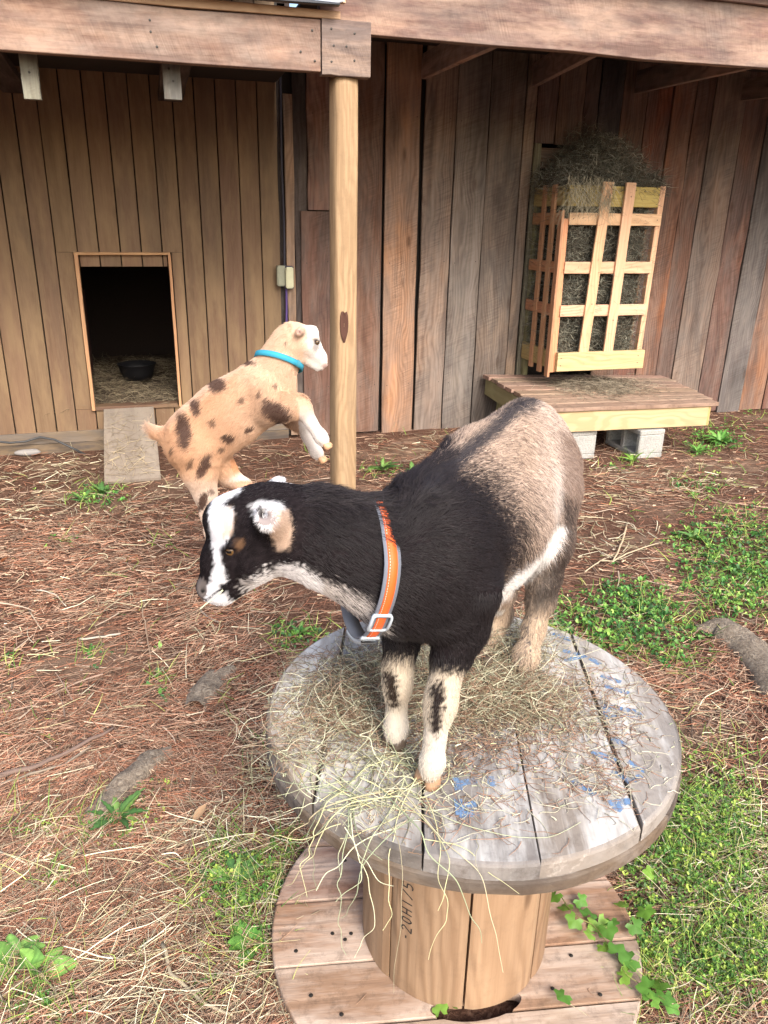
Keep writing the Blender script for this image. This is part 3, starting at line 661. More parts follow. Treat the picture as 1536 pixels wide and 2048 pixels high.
M_RIM = wood('weathered_rim', dark=.38, grain=1.5, stain_amt=.85, stain=(.055, .05, .048), pale=(.30, .28, .26), pale_amt=.35, rings=.6, knots=0, grime=.5)
def spool():
    t = thing('cable_spool', 'wooden cable spool standing on end with weathered round top', 'cable spool')
    ang = math.radians(-3.5)
    top_t = [lin(222, 208, 190), lin(208, 202, 194), lin(196, 194, 192), lin(208, 200, 190), lin(224, 220, 214)]
    clipped_planks(t, ZT-.030, ZT, RF, ang, [-.382, -.262, -.088, .082, .247, .382], M_SPOOLTOP, top_t, round_top=.006, gap=.0016, rim=M_RIM)
    lo_t = [lin(160, 142, 122), lin(150, 138, 126), lin(158, 146, 132), lin(150, 140, 128)]
    clipped_planks(t, ZT-.055, ZT-.0315, RF+.003, ang+math.radians(93), [-.385, -.24, -.08, .09, .25, .385], M_SPOOLTOP, lo_t, round_top=.004, gap=.004, rim=M_RIM)
    # drum staves
    RD, z0, z1 = .196, .034, ZT-.056; K = 9; A0 = math.radians(-137)
    cuts = [A0]
    for wdeg in (47, 47, 53, 54, 53, 53, 53): cuts.append(cuts[-1]+math.radians(wdeg))
    dt = [lin(160, 134, 108), lin(168, 140, 112), lin(154, 126, 100), lin(160, 132, 106), lin(160, 132, 108)]
    for i in range(7):
        a0, a1 = cuts[i]+.012, cuts[i+1]-.012; V = []; Fc = []; n = 10; am = (a0+a1)/2
        zz = np.linspace(z0, z1, 5)
        for (rr, tag_) in ((RD, 0), (RD-.022, 1)):
            for z in zz:
                for k in range(n+1):
                    a = a0+(a1-a0)*k/n; e = .0025 if (k in (0, n) and tag_ == 0) else 0
                    V.append(((rr-e)*math.cos(a), (rr-e)*math.sin(a), z))
        w1 = n+1; off = 5*w1
        for l in range(4):
            for k in range(n):
                q = l*w1+k; Fc.append((q, q+1, q+w1+1, q+w1)); Fc.append((off+q+1, off+q, off+q+w1, off+q+w1+1))
            Fc.append((l*w1, l*w1+w1, off+l*w1+w1, off+l*w1)); q = l*w1+n; Fc.append((q+w1, q, off+q, off+q+w1))
        for k in range(n):
            Fc.append((k+1, k, off+k, off+k+1)); q = 4*w1+k; Fc.append((q, q+1, off+q+1, off+q))
        # local frame: x tangential, y radial
        X = Vector((-math.sin(am), math.cos(am), 0)); Yr = Vector((math.cos(am), math.sin(am), 0))
        W = [((Vector(v)-Yr*RD).dot(X), (Vector((v[0], v[1], 0))-Yr*RD).dot(Yr), v[2]-z0) for v in V]
        o = link('stave', mesh('stave', W, Fc), M_DRUM, t); o.color = (*dt[i % 5], 1)
        mt = Matrix((X, Yr, Vector((0, 0, 1)))).transposed().to_4x4(); mt.translation = Vector((SX, SY, z0))+Yr*RD; o.matrix_basis = mt
        for p in o.data.polygons: p.use_smooth = False
    # core so no light leaks between the staves
    V = []; Fc = []
    for z in (z0+.01, z1-.003):
        for k in range(24): V.append((SX+.170*math.cos(k*.2618), SY+.170*math.sin(k*.2618), z))
    for k in range(24): Fc.append((k, (k+1) % 24, 24+(k+1) % 24, 24+k))
    link('core', mesh('core', V, Fc), M_DARK, t)
    # bottom flange, boards running the other way
    bt = [lin(210, 176, 150), lin(206, 160, 136), lin(216, 176, 146), lin(212, 178, 150), lin(214, 186, 160), lin(206, 170, 140)]
    bang = math.radians(6-90)
    base_boards = clipped_planks(t, .012, .034, RF+.008, bang, [-.390, -.235, -.078, .075, .205, .390], M_FLANGE, bt, round_top=.004, gap=.005)
    # hand-hole slot cut through the base boards in front of the drum
    ccx, ccy = SX+.028, SY-.192; V = []; Fc = []; K = 30
    for z in (-.02, .08):
        for k in range(K):
            a = k*2*math.pi/K; x = .092*math.copysign(abs(math.cos(a))**.8, math.cos(a)); y = .024*math.sin(a)-.010*(x/.09)**2*-1
            V.append((ccx+x*math.cos(.16)-y*math.sin(.16), ccy+x*math.sin(.16)+y*math.cos(.16), z))
    for k in range(K): Fc.append((k, (k+1) % K, K+(k+1) % K, K+k))
    Fc.append(tuple(range(K-1, -1, -1))); Fc.append(tuple(range(K, 2*K)))
    cut = link('cutter', mesh('cutter', V, Fc)); 
    for o in base_boards:
        md = o.modifiers.new('slot', 'BOOLEAN'); md.operation = 'DIFFERENCE'; md.object = cut; md.solver = 'EXACT'
        bpy.context.view_layer.update(); dg = bpy.context.evaluated_depsgraph_get()
        me = bpy.data.meshes.new_from_object(o.evaluated_get(dg)); o.modifiers.clear(); o.data = me
    bpy.data.objects.remove(cut)
    # blue stencil marks, flat print on the planks
    blue = newmat('blue_stencil'); m, n, p = blue; tc = n.nodes.new('ShaderNodeTexCoord')
    f = noise(n, vscale(n, tc.outputs['Object'], (1, .25, 1)), 110, 5, .75); c = mixc(n, ramp(n, f, [(.40, .12), (.60, .9)]), lin(92, 132, 176), lin(186, 184, 182))
    n.links.new(mixc(n, math_(n, 'MULTIPLY', f, .6), lin(92, 126, 166), lin(136, 158, 184)), p.inputs['Base Color']); p.inputs['Roughness'].default_value = .85
    n.links.new(ramp(n, f, [(.44, .95), (.60, .10)]), p.inputs['Alpha'])
    marks = [((1105, 1268), (1145, 1282)), ((1125, 1302), (1160, 1310)), ((1128, 1322), (1172, 1312)), ((1180, 1318), (1200, 1330)),
             ((1202, 1352), (1242, 1366)), ((1208, 1372), (1258, 1388)), ((1206, 1412), (1272, 1424)), ((1214, 1436), (1284, 1430)), ((1210, 1414), (1216, 1436)),
             ((1184, 1504), (1232, 1524)), ((1256, 1524), (1292, 1544)), ((1226, 1542), (1262, 1566)), ((1266, 1562), (1284, 1554)), ((1146, 1562), (1190, 1592)),
             ((1218, 1608), (1262, 1604)), ((1232, 1622), (1252, 1600)), ((1226, 1478), (1250, 1492)),
             ((912, 1556), (918, 1582)), ((912, 1570), (952, 1562)), ((916, 1600), (920, 1632)), ((916, 1616), (952, 1608)), ((918, 1632), (956, 1626)), ((980, 1554), (984, 1574))]
    V = []; Fc = []
    for (a, b) in marks:
        A = onz(*a, ZT); B = onz(*b, ZT); d = B-A; d[2] = 0; q = np.array([-d[1], d[0], 0]); q = q/np.linalg.norm(q)*.0066; k = len(V)
        zz = ZT+.0012+.0002*(len(Fc) % 5)
        for P in (A-q, B-q, B+q, A+q): V.append((P[0], P[1], zz))
        Fc.append((k, k+1, k+2, k+3))
    tag(link('stencil_marking', mesh('stencil_marking', V, Fc), m, t), kind='stuff')
    # black handwritten lot number on the drum: 20H1/51 turned upright
    ink = plain('black_marker', (.012, .012, .014), .7)
    glyph = {'-': [[(.3, .5), (.7, .5)]], '2': [[(.1, .8), (.5, 1), (.85, .75), (.1, 0), (.9, 0)]], '0': [[(.2, .2), (.2, .8), (.5, 1), (.8, .8), (.8, .2), (.5, 0), (.2, .2)]],
             'H': [[(.15, 0), (.15, 1)], [(.85, 0), (.85, 1)], [(.15, .5), (.85, .5)]], '1': [[(.5, 0), (.5, 1)]], '/': [[(.1, 0), (.9, 1)]],
             '5': [[(.85, 1), (.2, 1), (.2, .55), (.75, .55), (.85, .25), (.5, 0), (.15, .05)]]}
    V = []; Fc = []
    aC = math.atan2(-.166, -.104); gw, gh = .0165, .022; zc = .172
    for ch in '-20H1/51':
        for st in glyph[ch]:
            for (p0, p1) in zip(st[:-1], st[1:]):
                d = np.array(p1, float)-p0; d[0] *= gw; d[1] *= gh; L = np.linalg.norm(d); q = np.array([-d[1], d[0]])/max(L, 1e-6)*.0013
                k = len(V)
                for P, sg in ((p0, -1), (p1, -1), (p1, 1), (p0, 1)):
                    x = P[0]*gw+sg*q[0]; y = P[1]*gh+sg*q[1]
                    a = aC-y/RD; V.append((SX+(RD+.0008)*math.cos(a), SY+(RD+.0008)*math.sin(a), zc+x))
                Fc.append((k, k+1, k+2, k+3))
        zc += .0212
    tag(link('lot_number', mesh('lot_number', V, Fc), ink, t), kind='stuff')
    # screws / nail holes on the base
    pts = [(*onz(x, y, .034)[:2], .0345) for (x, y) in ((665, 1868), (690, 1880), (592, 1903), (622, 1992), (702, 1868), (1142, 1912), (1200, 1990), (1105, 1978), (690, 1722), (683, 2030))]
    screws(t, pts, (0, 0, 1), .0045)
spool()

# ------------------------------------------------------------------ implicit bodies -> one continuous mesh
class Field:
    def __init__(s, lo, hi, h):
        s.lo = np.array(lo, float); s.h = h; s.n = np.ceil((np.array(hi)-s.lo)/h).astype(int)+1
        s.D = np.full(s.n, .05, np.float32)
    def _sub(s, lo, hi):
        a = np.clip(np.floor((lo-s.lo)/s.h).astype(int), 0, s.n-1); b = np.clip(np.ceil((hi-s.lo)/s.h).astype(int)+1, 1, s.n)
        ax = [s.lo[i]+s.h*np.arange(a[i], b[i]) for i in range(3)]
        G = np.stack(np.meshgrid(*ax, indexing='ij'), -1)
        return tuple(slice(a[i], b[i]) for i in range(3)), G
    def add(s, d, sl, k, sub=False):
        D = s.D[sl]
        if sub: d = -d; hh = np.clip(.5-.5*(d-D)/k*-1, 0, 1); s.D[sl] = np.maximum(D, d) if k <= 0 else (np.maximum(D, d)+np.maximum(k-np.abs(D-d), 0)**2/(4*k))
        else: s.D[sl] = np.minimum(D, d)-np.maximum(k-np.abs(D-d), 0)**2/(4*k)
    def cone(s, a, b, ra, rb, k=.02, sub=False):
        a, b = np.array(a, float), np.array(b, float); m = max(ra, rb)+k+2*s.h
        sl, G = s._sub(np.minimum(a, b)-m, np.maximum(a, b)+m)
        ab = b-a; t = np.clip(((G-a)@ab)/(ab@ab+1e-12), 0, 1)
        d = np.linalg.norm(G-a-t[..., None]*ab, axis=-1)-(ra+(rb-ra)*t); s.add(d, sl, k, sub)
    def ell(s, c, r, ax=None, k=.03, sub=False):
        """ax: columns are the ellipsoid's axes"""
        c = np.array(c, float); r = np.array(r, float); m = r.max()+k+2*s.h
        sl, G = s._sub(c-m, c+m); q = G-c
        if ax is not None: q = q@np.array(ax)
        k0 = np.linalg.norm(q/r, axis=-1); k1 = np.linalg.norm(q/(r*r), axis=-1)+1e-9
        s.add(np.where(k0 < 1e-6, -r.min(), k0*(k0-1)/k1), sl, k, sub)
    def chain(s, pts, k=.02):
        for (a, ra), (b, rb) in zip(pts[:-1], pts[1:]): s.cone(a, b, ra, rb, k)
    def mesh(s):
        D = s.D; I = D < 0; nx, ny, nz = D.shape
        cnt = np.zeros((nx-1, ny-1, nz-1), np.int16); acc = np.zeros((nx-1, ny-1, nz-1, 3), np.float32)
        c = [(i, j, k) for i in (0, 1) for j in (0, 1) for k in (0, 1)]
        sub = lambda A, q: A[q[0]:nx-1+q[0], q[1]:ny-1+q[1], q[2]:nz-1+q[2]]
        for q in c:
            for ax in range(3):
                if q[ax]: continue
                r = list(q); r[ax] = 1; A, B = sub(D, q), sub(D, r); x = (A < 0) != (B < 0)
                t = np.where(x, A/np.where(x, A-B, 1), 0); p = np.zeros(A.shape+(3,), np.float32)
                for m in range(3): p[..., m] = q[m]
                p[..., ax] = t; acc += p*x[..., None]; cnt += x
        act = cnt > 0; idx = -np.ones(act.shape, np.int64); idx[act] = np.arange(act.sum())
        ii = np.argwhere(act); V = s.lo+s.h*(ii+acc[act]/cnt[act][:, None]); Q = []
        for ax in range(3):
            o = [m for m in range(3) if m != ax]
            sl0 = [slice(1, -1)]*3; sl0[ax] = slice(0, -1); sl1 = list(sl0); sl1[ax] = slice(1, None)
            A, B = I[tuple(sl0)], I[tuple(sl1)]; e = np.argwhere(A != B)
            if len(e) == 0: continue
            for m in range(3):
                if m != ax: e[:, m] += 1
            fl = I[e[:, 0], e[:, 1], e[:, 2]]
            def at(d1, d2):
                g = e.copy(); g[:, o[0]] -= d1; g[:, o[1]] -= d2; return idx[g[:, 0], g[:, 1], g[:, 2]]
            q = np.stack([at(1, 1), at(0, 1), at(0, 0), at(1, 0)], 1)
            if ax == 1: fl = ~fl
            q[~fl] = q[~fl][:, ::-1]; Q.append(q)
        Q = np.concatenate(Q); Q = Q[(Q >= 0).all(1)]
        # light smoothing
        E = np.concatenate([Q[:, [0, 1]], Q[:, [1, 2]], Q[:, [2, 3]], Q[:, [3, 0]]]); 
        for it in range(4):
            sm = np.zeros_like(V); ct = np.zeros(len(V)); np.add.at(sm, E[:, 0], V[E[:, 1]]); np.add.at(sm, E[:, 1], V[E[:, 0]])
            np.add.at(ct, E[:, 0], 1); np.add.at(ct, E[:, 1], 1); V = V*.5+.5*sm/np.maximum(ct, 1)[:, None]
        return V, Q
def vnormals(V, Q):
    n = np.cross(V[Q[:, 2]]-V[Q[:, 0]], V[Q[:, 3]]-V[Q[:, 1]]); N = np.zeros_like(V)
    for i in range(4): np.add.at(N, Q[:, i], n)
    return N/np.maximum(np.linalg.norm(N, axis=1), 1e-12)[:, None]
def unit(v): return v/np.maximum(np.linalg.norm(v, axis=-1, keepdims=True), 1e-9)
def sstep(a, b, x): t = np.clip((x-a)/(b-a), 0, 1); return t*t*(3-2*t)
def grow_fur(name, V, Q, N, n, flow, length, colour, width, parent, lift=.30, clump=.35, k=5, keep=None, seed=1):
    r = np.random.default_rng(seed)
    A = np.linalg.norm(np.cross(V[Q[:, 2]]-V[Q[:, 0]], V[Q[:, 3]]-V[Q[:, 1]]), axis=1); f = r.choice(len(Q), n, p=A/A.sum())
    u, v = r.uniform(0, 1, n), r.uniform(0, 1, n); q = Q[f]
    W = np.stack([(1-u)*(1-v), u*(1-v), u*v, (1-u)*v], 1)
    P = (V[q]*W[..., None]).sum(1); Nn = unit((N[q]*W[..., None]).sum(1))
    if keep is not None:
        g = keep(P); P, Nn = P[g], Nn[g]; n = len(P)
    T = flow(P, Nn)
    c1 = np.stack([noise3(P, 45, 11, 2), noise3(P, 45, 12, 2), noise3(P, 45, 13, 2)], 1)*clump+np.stack([noise3(P, 140, 14, 1), noise3(P, 140, 15, 1), noise3(P, 140, 16, 1)], 1)*clump*.5
    T = T+c1+r.normal(0, .16, (n, 3)); T = unit(T-Nn*(T*Nn).sum(1, keepdims=True))
    L = length(P)*r.uniform(.65, 1.15, n); lf = lift*r.uniform(.6, 1.5, n)
    D = unit(T+Nn*lf[:, None]); pts = np.zeros((n, k, 3)); pts[:, 0] = P-Nn*.001
    for i in range(1, k):
        pts[:, i] = pts[:, i-1]+D*(L/(k-1))[:, None]
        D = unit(D-Nn*(lf*.22)[:, None]+np.array([0, 0, -.05])+r.normal(0, .05, (n, 3)))
    return curves(name, pts, np.full(n, width)*r.uniform(.7, 1.2, n), colour(P, Nn, r), M_FUR, parent, tip=.12)
def polydist(px, py, pts):
    """signed distance in px to a closed polygon, negative inside"""
    pts = np.array(pts, float); d = np.full(px.shape, 1e9); ins = np.zeros(px.shape, bool); n = len(pts)
    for i in range(n):
        a, b = pts[i], pts[(i+1) % n]; ab = b-a; t = np.clip(((px-a[0])*ab[0]+(py-a[1])*ab[1])/(ab@ab+1e-9), 0, 1)
        d = np.minimum(d, np.hypot(px-a[0]-t*ab[0], py-a[1]-t*ab[1]))
        c = ((a[1] > py) != (b[1] > py)) & (px < (b[0]-a[0])*(py-a[1])/(b[1]-a[1]+1e-12)+a[0]); ins ^= c
    return np.where(ins, -d, d)
def blend(col, m, new): return col*(1-m[:, None])+np.array(new)[None, :]*m[:, None]
def hoof(parent, foot, fwd, size, col, mat=None):
    """cloven hoof: two tapered claws"""
    f = np.array([fwd[0], fwd[1], 0.0]); f /= np.linalg.norm(f); sd_ = np.array([-f[1], f[0], 0]); V = []; Fc = []
    dn = np.array([0, 0, 1.0]) if len(fwd) < 3 or fwd[2] is None else -np.array(fwd[2])/np.linalg.norm(fwd[2])
    if abs(dn[2]) < .99: f = f-dn*(f@dn); f /= np.linalg.norm(f); sd_ = np.cross(dn, f)
    for s in (-1, 1):
        b = len(V); prof = [(0, .50, .42), (.35, .50, .43), (.8, .40, .36), (1.15, .30, .30)]
        for (z, rl, rw) in prof:
            for k in range(12):
                a = k*math.pi/6; x = math.cos(a)*rl*size*(1.25 if math.cos(a) > 0 else .9); y = math.sin(a)*rw*size
                V.append(tuple(np.array(foot)+f*(x+.12*size*(1-z))+sd_*(y+s*.40*size)+dn*z*size*.85))
        for i in range(3):
            for k in range(12): Fc.append((b+i*12+k, b+i*12+(k+1) % 12, b+(i+1)*12+(k+1) % 12, b+(i+1)*12+k))
        Fc.append(tuple(range(b+11, b-1, -1))); Fc.append(tuple(range(b+36, b+48)))
    return link('hoof', mesh('hoof', V, Fc, True), mat, parent)
def eyeball(parent, c, r, look, name='eye'):
    m, n, p = newmat('goat_eye'); tc = n.nodes.new('ShaderNodeTexCoord'); sx = n.nodes.new('ShaderNodeSeparateXYZ'); n.links.new(tc.outputs['Object'], sx.inputs[0])
    ry = math_(n, 'ABSOLUTE', sx.outputs[1]); rx = math_(n, 'ABSOLUTE', sx.outputs[0])
    pup = math_(n, 'MULTIPLY', math_(n, 'LESS_THAN', ry, r*.22), math_(n, 'LESS_THAN', rx, r*.55))
    rad = math_(n, 'SQRT', math_(n, 'ADD', math_(n, 'MULTIPLY', ry, ry), math_(n, 'MULTIPLY', rx, rx)))
    c1 = mixc(n, math_(n, 'LESS_THAN', rad, r*.78), (.03, .02, .018), (.11, .06, .022)); c1 = mixc(n, pup, c1, (.004, .004, .005))
    n.links.new(c1, p.inputs['Base Color']); p.inputs['Roughness'].default_value = .22
    V = []; Fc = []; K, J = 20, 12
    for j in range(J+1):
        th = math.pi*j/J
        for k in range(K): V.append((r*math.sin(th)*math.cos(k*2*math.pi/K), r*math.sin(th)*math.sin(k*2*math.pi/K), r*math.cos(th)))
    for j in range(J):
        for k in range(K): Fc.append((j*K+k, (j+1)*K+k, (j+1)*K+(k+1) % K, j*K+(k+1) % K))
    o = link(name, mesh(name, V, Fc, True), m, parent); o.location = c
    Z = Vector(look).normalized(); X = Vector((1, 0, 0)).cross(Z) if abs(Z.x) > .9 else Vector((0, 0, 1)).cross(Z)
    X.normalize(); Y = Z.cross(X); o.rotation_euler = Matrix((X, Y, Z)).transposed().to_euler(); return o

# ------------------------------------------------------------------ the black and tan goat on the spool
def black_goat():
    t = thing('goat', 'black goat kid with tan rump and orange collar standing on the wooden spool', 'goat', (0, 0, 0), 0)
    A = onY
    Fd = Field((-.34, .86, .575), (.50, 1.62, 1.22), .0052)
    ax = unit(np.array([-.53, -.85, 0.0])); sd_ = unit(np.array([.85, -.53, 0.0])); up = np.array([0, 0, 1.0])
    B = np.stack([ax, sd_, up], 1)
    sh, ba, hp = A(872, 1118, 1.09), A(963, 1052, 1.26), A(1046, 958, 1.42)
    Fd.ell(A(872, 1108, 1.09), (.12, .092, .122), B, .03)
    Fd.ell(ba, (.19, .115, .130), B, .06)
    Fd.ell(hp, (.132, .098, .124), B, .06)
    Fd.ell(A(808, 1155, 1.04), (.075, .064, .092), B, .05)           # brisket
    Fd.cone(A(842, 1018, 1.12), A(955, 925, 1.30), .050, .052, .05)      # spine
    Fd.cone(A(955, 925, 1.30), A(1050, 852, 1.42), .052, .050, .05)
    Fd.cone(A(1070, 880, 1.46), A(1106, 930, 1.50), .050, .052, .05)    # croup
    Fd.ell(A(905, 1175, 1.06), (.066, .052, .095), B, .04)              # near shoulder / upper arm
    # hind legs
    nh = lambda x, y, Y: A(x, y, Y)
    Fd.chain([(nh(1084, 985, 1.39), .074), (nh(1088, 1085, 1.36), .050), (nh(1086, 1150, 1.37), .031), (nh(1082, 1196, 1.385), .024),
              (nh(1068, 1255, 1.368), .0165), (nh(1052, 1312, 1.33), .018), (nh(1044, 1330, 1.32), .0165)], .03)
    Fd.chain([(nh(1000, 1080, 1.47), .07), (nh(985, 1170, 1.43), .045), (nh(996, 1225, 1.46), .025), (nh(984, 1275, 1.43), .0165), (nh(970, 1318, 1.375), .018)], .03)
    # fore legs
    Fd.chain([(nh(922, 1180, 1.06), .064), (nh(922, 1250, 1.06), .042), (nh(903, 1310, 1.045), .0295), (nh(886, 1375, 1.025), .0225), (nh(881, 1408, 1.015), .0235), (nh(876, 1430, 1.01), .019), (nh(870, 1475, 1.0), .0150),
              (nh(865, 1522, .99), .0180), (nh(860, 1545, .982), .0150)], .018)
    Fd.chain([(nh(815, 1200, 1.13), .046), (nh(806, 1270, 1.13), .031), (nh(797, 1325, 1.115), .0225), (nh(795, 1362, 1.105), .0225), (nh(794, 1385, 1.10), .018), (nh(793, 1420, 1.10), .0145), (nh(792, 1455, 1.09), .0175), (nh(791, 1474, 1.083), .0145)], .02)
    # neck
    Fd.chain([(A(845, 1085, 1.07), .084), (A(765, 1118, 1.045), .077), (A(690, 1090, 1.035), .066), (A(615, 1066, 1.03), .060), (A(560, 1055, 1.03), .057)], .04)
    # head
    Fd.ell(A(520, 1052, 1.03), (.072, .058, .062), None, .03)
    Fd.cone(A(508, 1085, 1.03), A(452, 1118, 1.02), .052, .038, .02)
    Fd.cone(A(464, 1108, 1.02), A(427, 1172, 1.015), .036, .0235, .015)
    Fd.cone(A(500, 1130, 1.03), A(448, 1185, 1.02), .034, .020, .02)      # lower jaw
    Fd.ell(A(417, 1174, 1.015), (.017, .021, .017), None, .012)
    Fd.ell(A(452, 1036, 1.025), (.034, .040, .030), None, .02)            # forehead
    Fd.ell(A(484, 1075, .990), (.020, .012, .014), None, .012)            # brow
    Fd.ell(A(461, 1100, .972), (.015, .014, .011), None, .004, True)       # socket
    Fd.cone(A(403, 1206, .99), A(446, 1192, .985), .0022, .0022, .004, True)  # mouth line
    Fd.ell(A(406, 1182, .994), (.005, .006, .007), None, .003, True)
    Fd.cone(A(446, 1096, .978), A(462, 1092, .970), .0045, .006, .004); Fd.cone(A(462, 1092, .970), A(478, 1098, .981), .006, .0045, .004); Fd.cone(A(450, 1108, .978), A(472, 1108, .977), .003, .003, .004)
    Fd.ell(A(510, 1112, 1.02), (.032, .052, .036), None, .012)
    # ears: tiny, elf-like
    Fd.cone(A(548, 1045, .975), A(538, 1036, .945), .030, .020, .012)
    Fd.ell(A(534, 1038, .925), (.013, .012, .012), None, .005, True); Fd.ell(A(525, 1030, .935), (.007, .018, .009), None, .004, True); Fd.cone(A(538, 1022, .934), A(545, 1044, .938), .0035, .003, .004)
    Fd.cone(A(545, 985, 1.09), A(560, 964, 1.13), .020, .011, .012)
    V, Q = Fd.mesh(); N = vnormals(V, Q)
    s5 = unit(np.array([-1, .0, -.35]))
    BL, TAN, WH = np.array([.015, .0115, .0125]), np.array([.47, .355, .275]), np.array([.66, .62, .58])
    def paint(P, Nn, r):
        x, y = proj(P); n = len(P); j = lambda a: r.normal(0, a, n)
        c = np.tile(BL, (n, 1))*(1+.25*j(1)[:, None].clip(-1.5, 2))
        c = blend(c, sstep(.5, 1, noise3(P, 26, 21))*.35, (.035, .022, .018))
        torso = (x > 780)
        # agouti rear
        bd = [(862, 905), (919, 935), (985, 957), (1040, 1030), (1056, 1100), (1026, 1143), (985, 1178), (955, 1215), (960, 1400), (1300, 1400), (1300, 700), (940, 700), (840, 890)]
        d = polydist(x, y, bd)+j(24)+14*noise3(P, 55, 81, 2); m = (1-sstep(-44, 34, d))*sstep(1.08, 1.16, P[:, 1]+j(.02))
        tan = np.tile(TAN, (n, 1))*(1+.18*j(1)[:, None])
        lt = sstep(1040, 1110, x)*(1-sstep(1000, 1160, y)); tan = blend(tan, lt*.5, (.66, .56, .50)); tan = blend(tan, .35*sstep(.1, .8, noise3(P*np.array([1, 1, 1]), 150, 61, 2)), (.16, .10, .075))
        dk = (r.uniform(0, 1, n) < .20+.22*(1-sstep(-90, -10, d))*0+.22*sstep(-80, -10, d)).astype(float); tan = blend(tan, dk*.8, (.09, .055, .045))
        c = c*(1-m[:, None])+tan*m[:, None]
        # dorsal stripe
        sp = np.array([(1062, 800), (1030, 818), (985, 860), (940, 898), (900, 930), (850, 975)], float); dd = np.full(n, 1e9)
        for a, b in zip(sp[:-1], sp[1:]):
            ab = b-a; tt = np.clip(((x-a[0])*ab[0]+(y-a[1])*ab[1])/(ab@ab), 0, 1); dd = np.minimum(dd, np.hypot(x-a[0]-tt*ab[0], y-a[1]-tt*ab[1]))
        upf = Nn[:, 2] > .2
        c = blend(c, (1-sstep(7, 21, dd+j(4)))*.92*upf, (.03, .028, .034))
        # tail strip behind, darker brown, then dark thigh back
        d = polydist(x, y, [(1116, 860), (1175, 860), (1185, 1040), (1160, 1200), (1120, 1210), (1118, 1130), (1140, 1060), (1120, 1000)])+j(6)
        c = blend(c, (1-sstep(-8, 6, d))*.65, (.15, .09, .065))
        d = polydist(x, y, [(1118, 985), (1150, 1010), (1150, 1090), (1125, 1200), (1085, 1245), (1050, 1215), (1085, 1150), (1128, 1080)])+j(9)
        c = blend(c, (1-sstep(-10, 10, d))*.85, (.03, .025, .025))
        d = polydist(x, y, [(1108, 940), (1118, 935), (1122, 1010), (1112, 1040), (1104, 1020)])+j(3); c = blend(c, (1-sstep(-4, 6, d))*.6, (.62, .56, .52))
        # grey hind shank and pale lower leg
        d = polydist(x, y, [(1060, 1140), (1105, 1130), (1090, 1230), (1075, 1300), (1050, 1290), (1062, 1210)])+j(8); c = blend(c, (1-sstep(-6, 8, d))*.5, (.22, .19, .17))
        hind = sstep(1185, 1250, y)*(x > 945)*(P[:, 1] > 1.2); c = blend(c, hind*.85*(r.uniform(0, 1, n) < .85), (.55, .42, .30))
        c = blend(c, hind*(r.uniform(0, 1, n) < .30)*(x < 1062)*(x > 1020), (.12, .10, .09))
        # belly line
        bl = np.array([(1118, 1060), (1095, 1108), (1040, 1156), (978, 1200)], float); dd = np.full(n, 1e9)
        for a, b in zip(bl[:-1], bl[1:]):
            ab = b-a; tt = np.clip(((x-a[0])*ab[0]+(y-a[1])*ab[1])/(ab@ab), 0, 1); dd = np.minimum(dd, np.hypot(x-a[0]-tt*ab[0], y-a[1]-tt*ab[1]))
        c = blend(c, (1-sstep(6, 18, dd+j(3)))*.95*(P[:, 1] > 1.12), (.80, .78, .76))
        c = blend(c, ((Nn[:, 2] < -.55) & (x > 900) & (P[:, 1] > 1.12))*.9, (.7, .67, .64))
        # fore legs
        lo = P[:, 1] < 1.2
        nearleg = lo & (x > 822) & (x < 960); farleg = lo & (x > 750) & (x <= 830)
        for reg, y0 in ((nearleg, 1342), (farleg, 1318)):
            m = sstep(y0-14, y0+12, y+j(8)-(x-870)*.12*(reg is nearleg))*reg; c = blend(c, m, (.56, .47, .36))
            m2 = sstep(y0+70, y0+150, y)*reg; c = blend(c, m2*.6, (.66, .61, .54)); c = blend(c, reg*sstep(y0+190, y0+235, y)*.35, (.34, .26, .19))
        m = 1-sstep(-5, 7, polydist(x, y, [(862, 1368), (884, 1362), (890, 1392), (884, 1430), (880, 1462), (868, 1478), (860, 1440), (862, 1400)])+j(4)); c = blend(c, m*nearleg, (.022, .016, .014))
        m = 1-sstep(-4, 6, polydist(x, y, [(766, 1338), (788, 1340), (794, 1380), (798, 1412), (780, 1412), (772, 1378)])+j(4)); c = blend(c, m*farleg, (.03, .02, .015))
        # throat and neck underside
        d = polydist(x, y, [(486, 1166), (520, 1152), (560, 1133), (595, 1134), (640, 1160), (700, 1182), (748, 1212), (765, 1246), (740, 1300), (640, 1280), (560, 1200), (505, 1215)])+j(6)
        m = 1-sstep(-9, 9, d); c = blend(c, m*(x < 775)*.95, (.60, .54, .50)); c = blend(c, m*(x < 640)*.7, (.80, .78, .78))
        c = blend(c, m*(x < 775)*(x > 660)*(r.uniform(0, 1, n) < .28+.4*sstep(1215, 1262, y)), (.07, .06, .055))
        # head
        hd = x < 600
        d = polydist(x, y, [(418, 1022), (428, 985), (455, 968), (482, 972), (478, 985), (452, 1000), (438, 1015), (425, 1040), (420, 1056)])+j(1.6); c = blend(c, (1-sstep(-4, 5, d))*hd, (.86, .86, .88))
        d = polydist(x, y, [(421, 1058), (428, 1034), (444, 1010), (462, 1016), (466, 1040), (462, 1068), (449, 1088), (438, 1100), (444, 1130), (453, 1160), (446, 1178), (456, 1198), (472, 1205), (480, 1225), (430, 1225), (400, 1206), (405, 1180), (418, 1165), (430, 1125), (424, 1085)])+j(1.6)
        c = blend(c, (1-sstep(-4, 5, d))*hd, (.74, .74, .77))
        d = polydist(x, y, [(440, 1020), (462, 1014), (466, 1040), (460, 1070), (446, 1078), (444, 1050)])+j(1.6); c = blend(c, (1-sstep(-5, 6, d))*hd*.7, (.58, .40, .28))
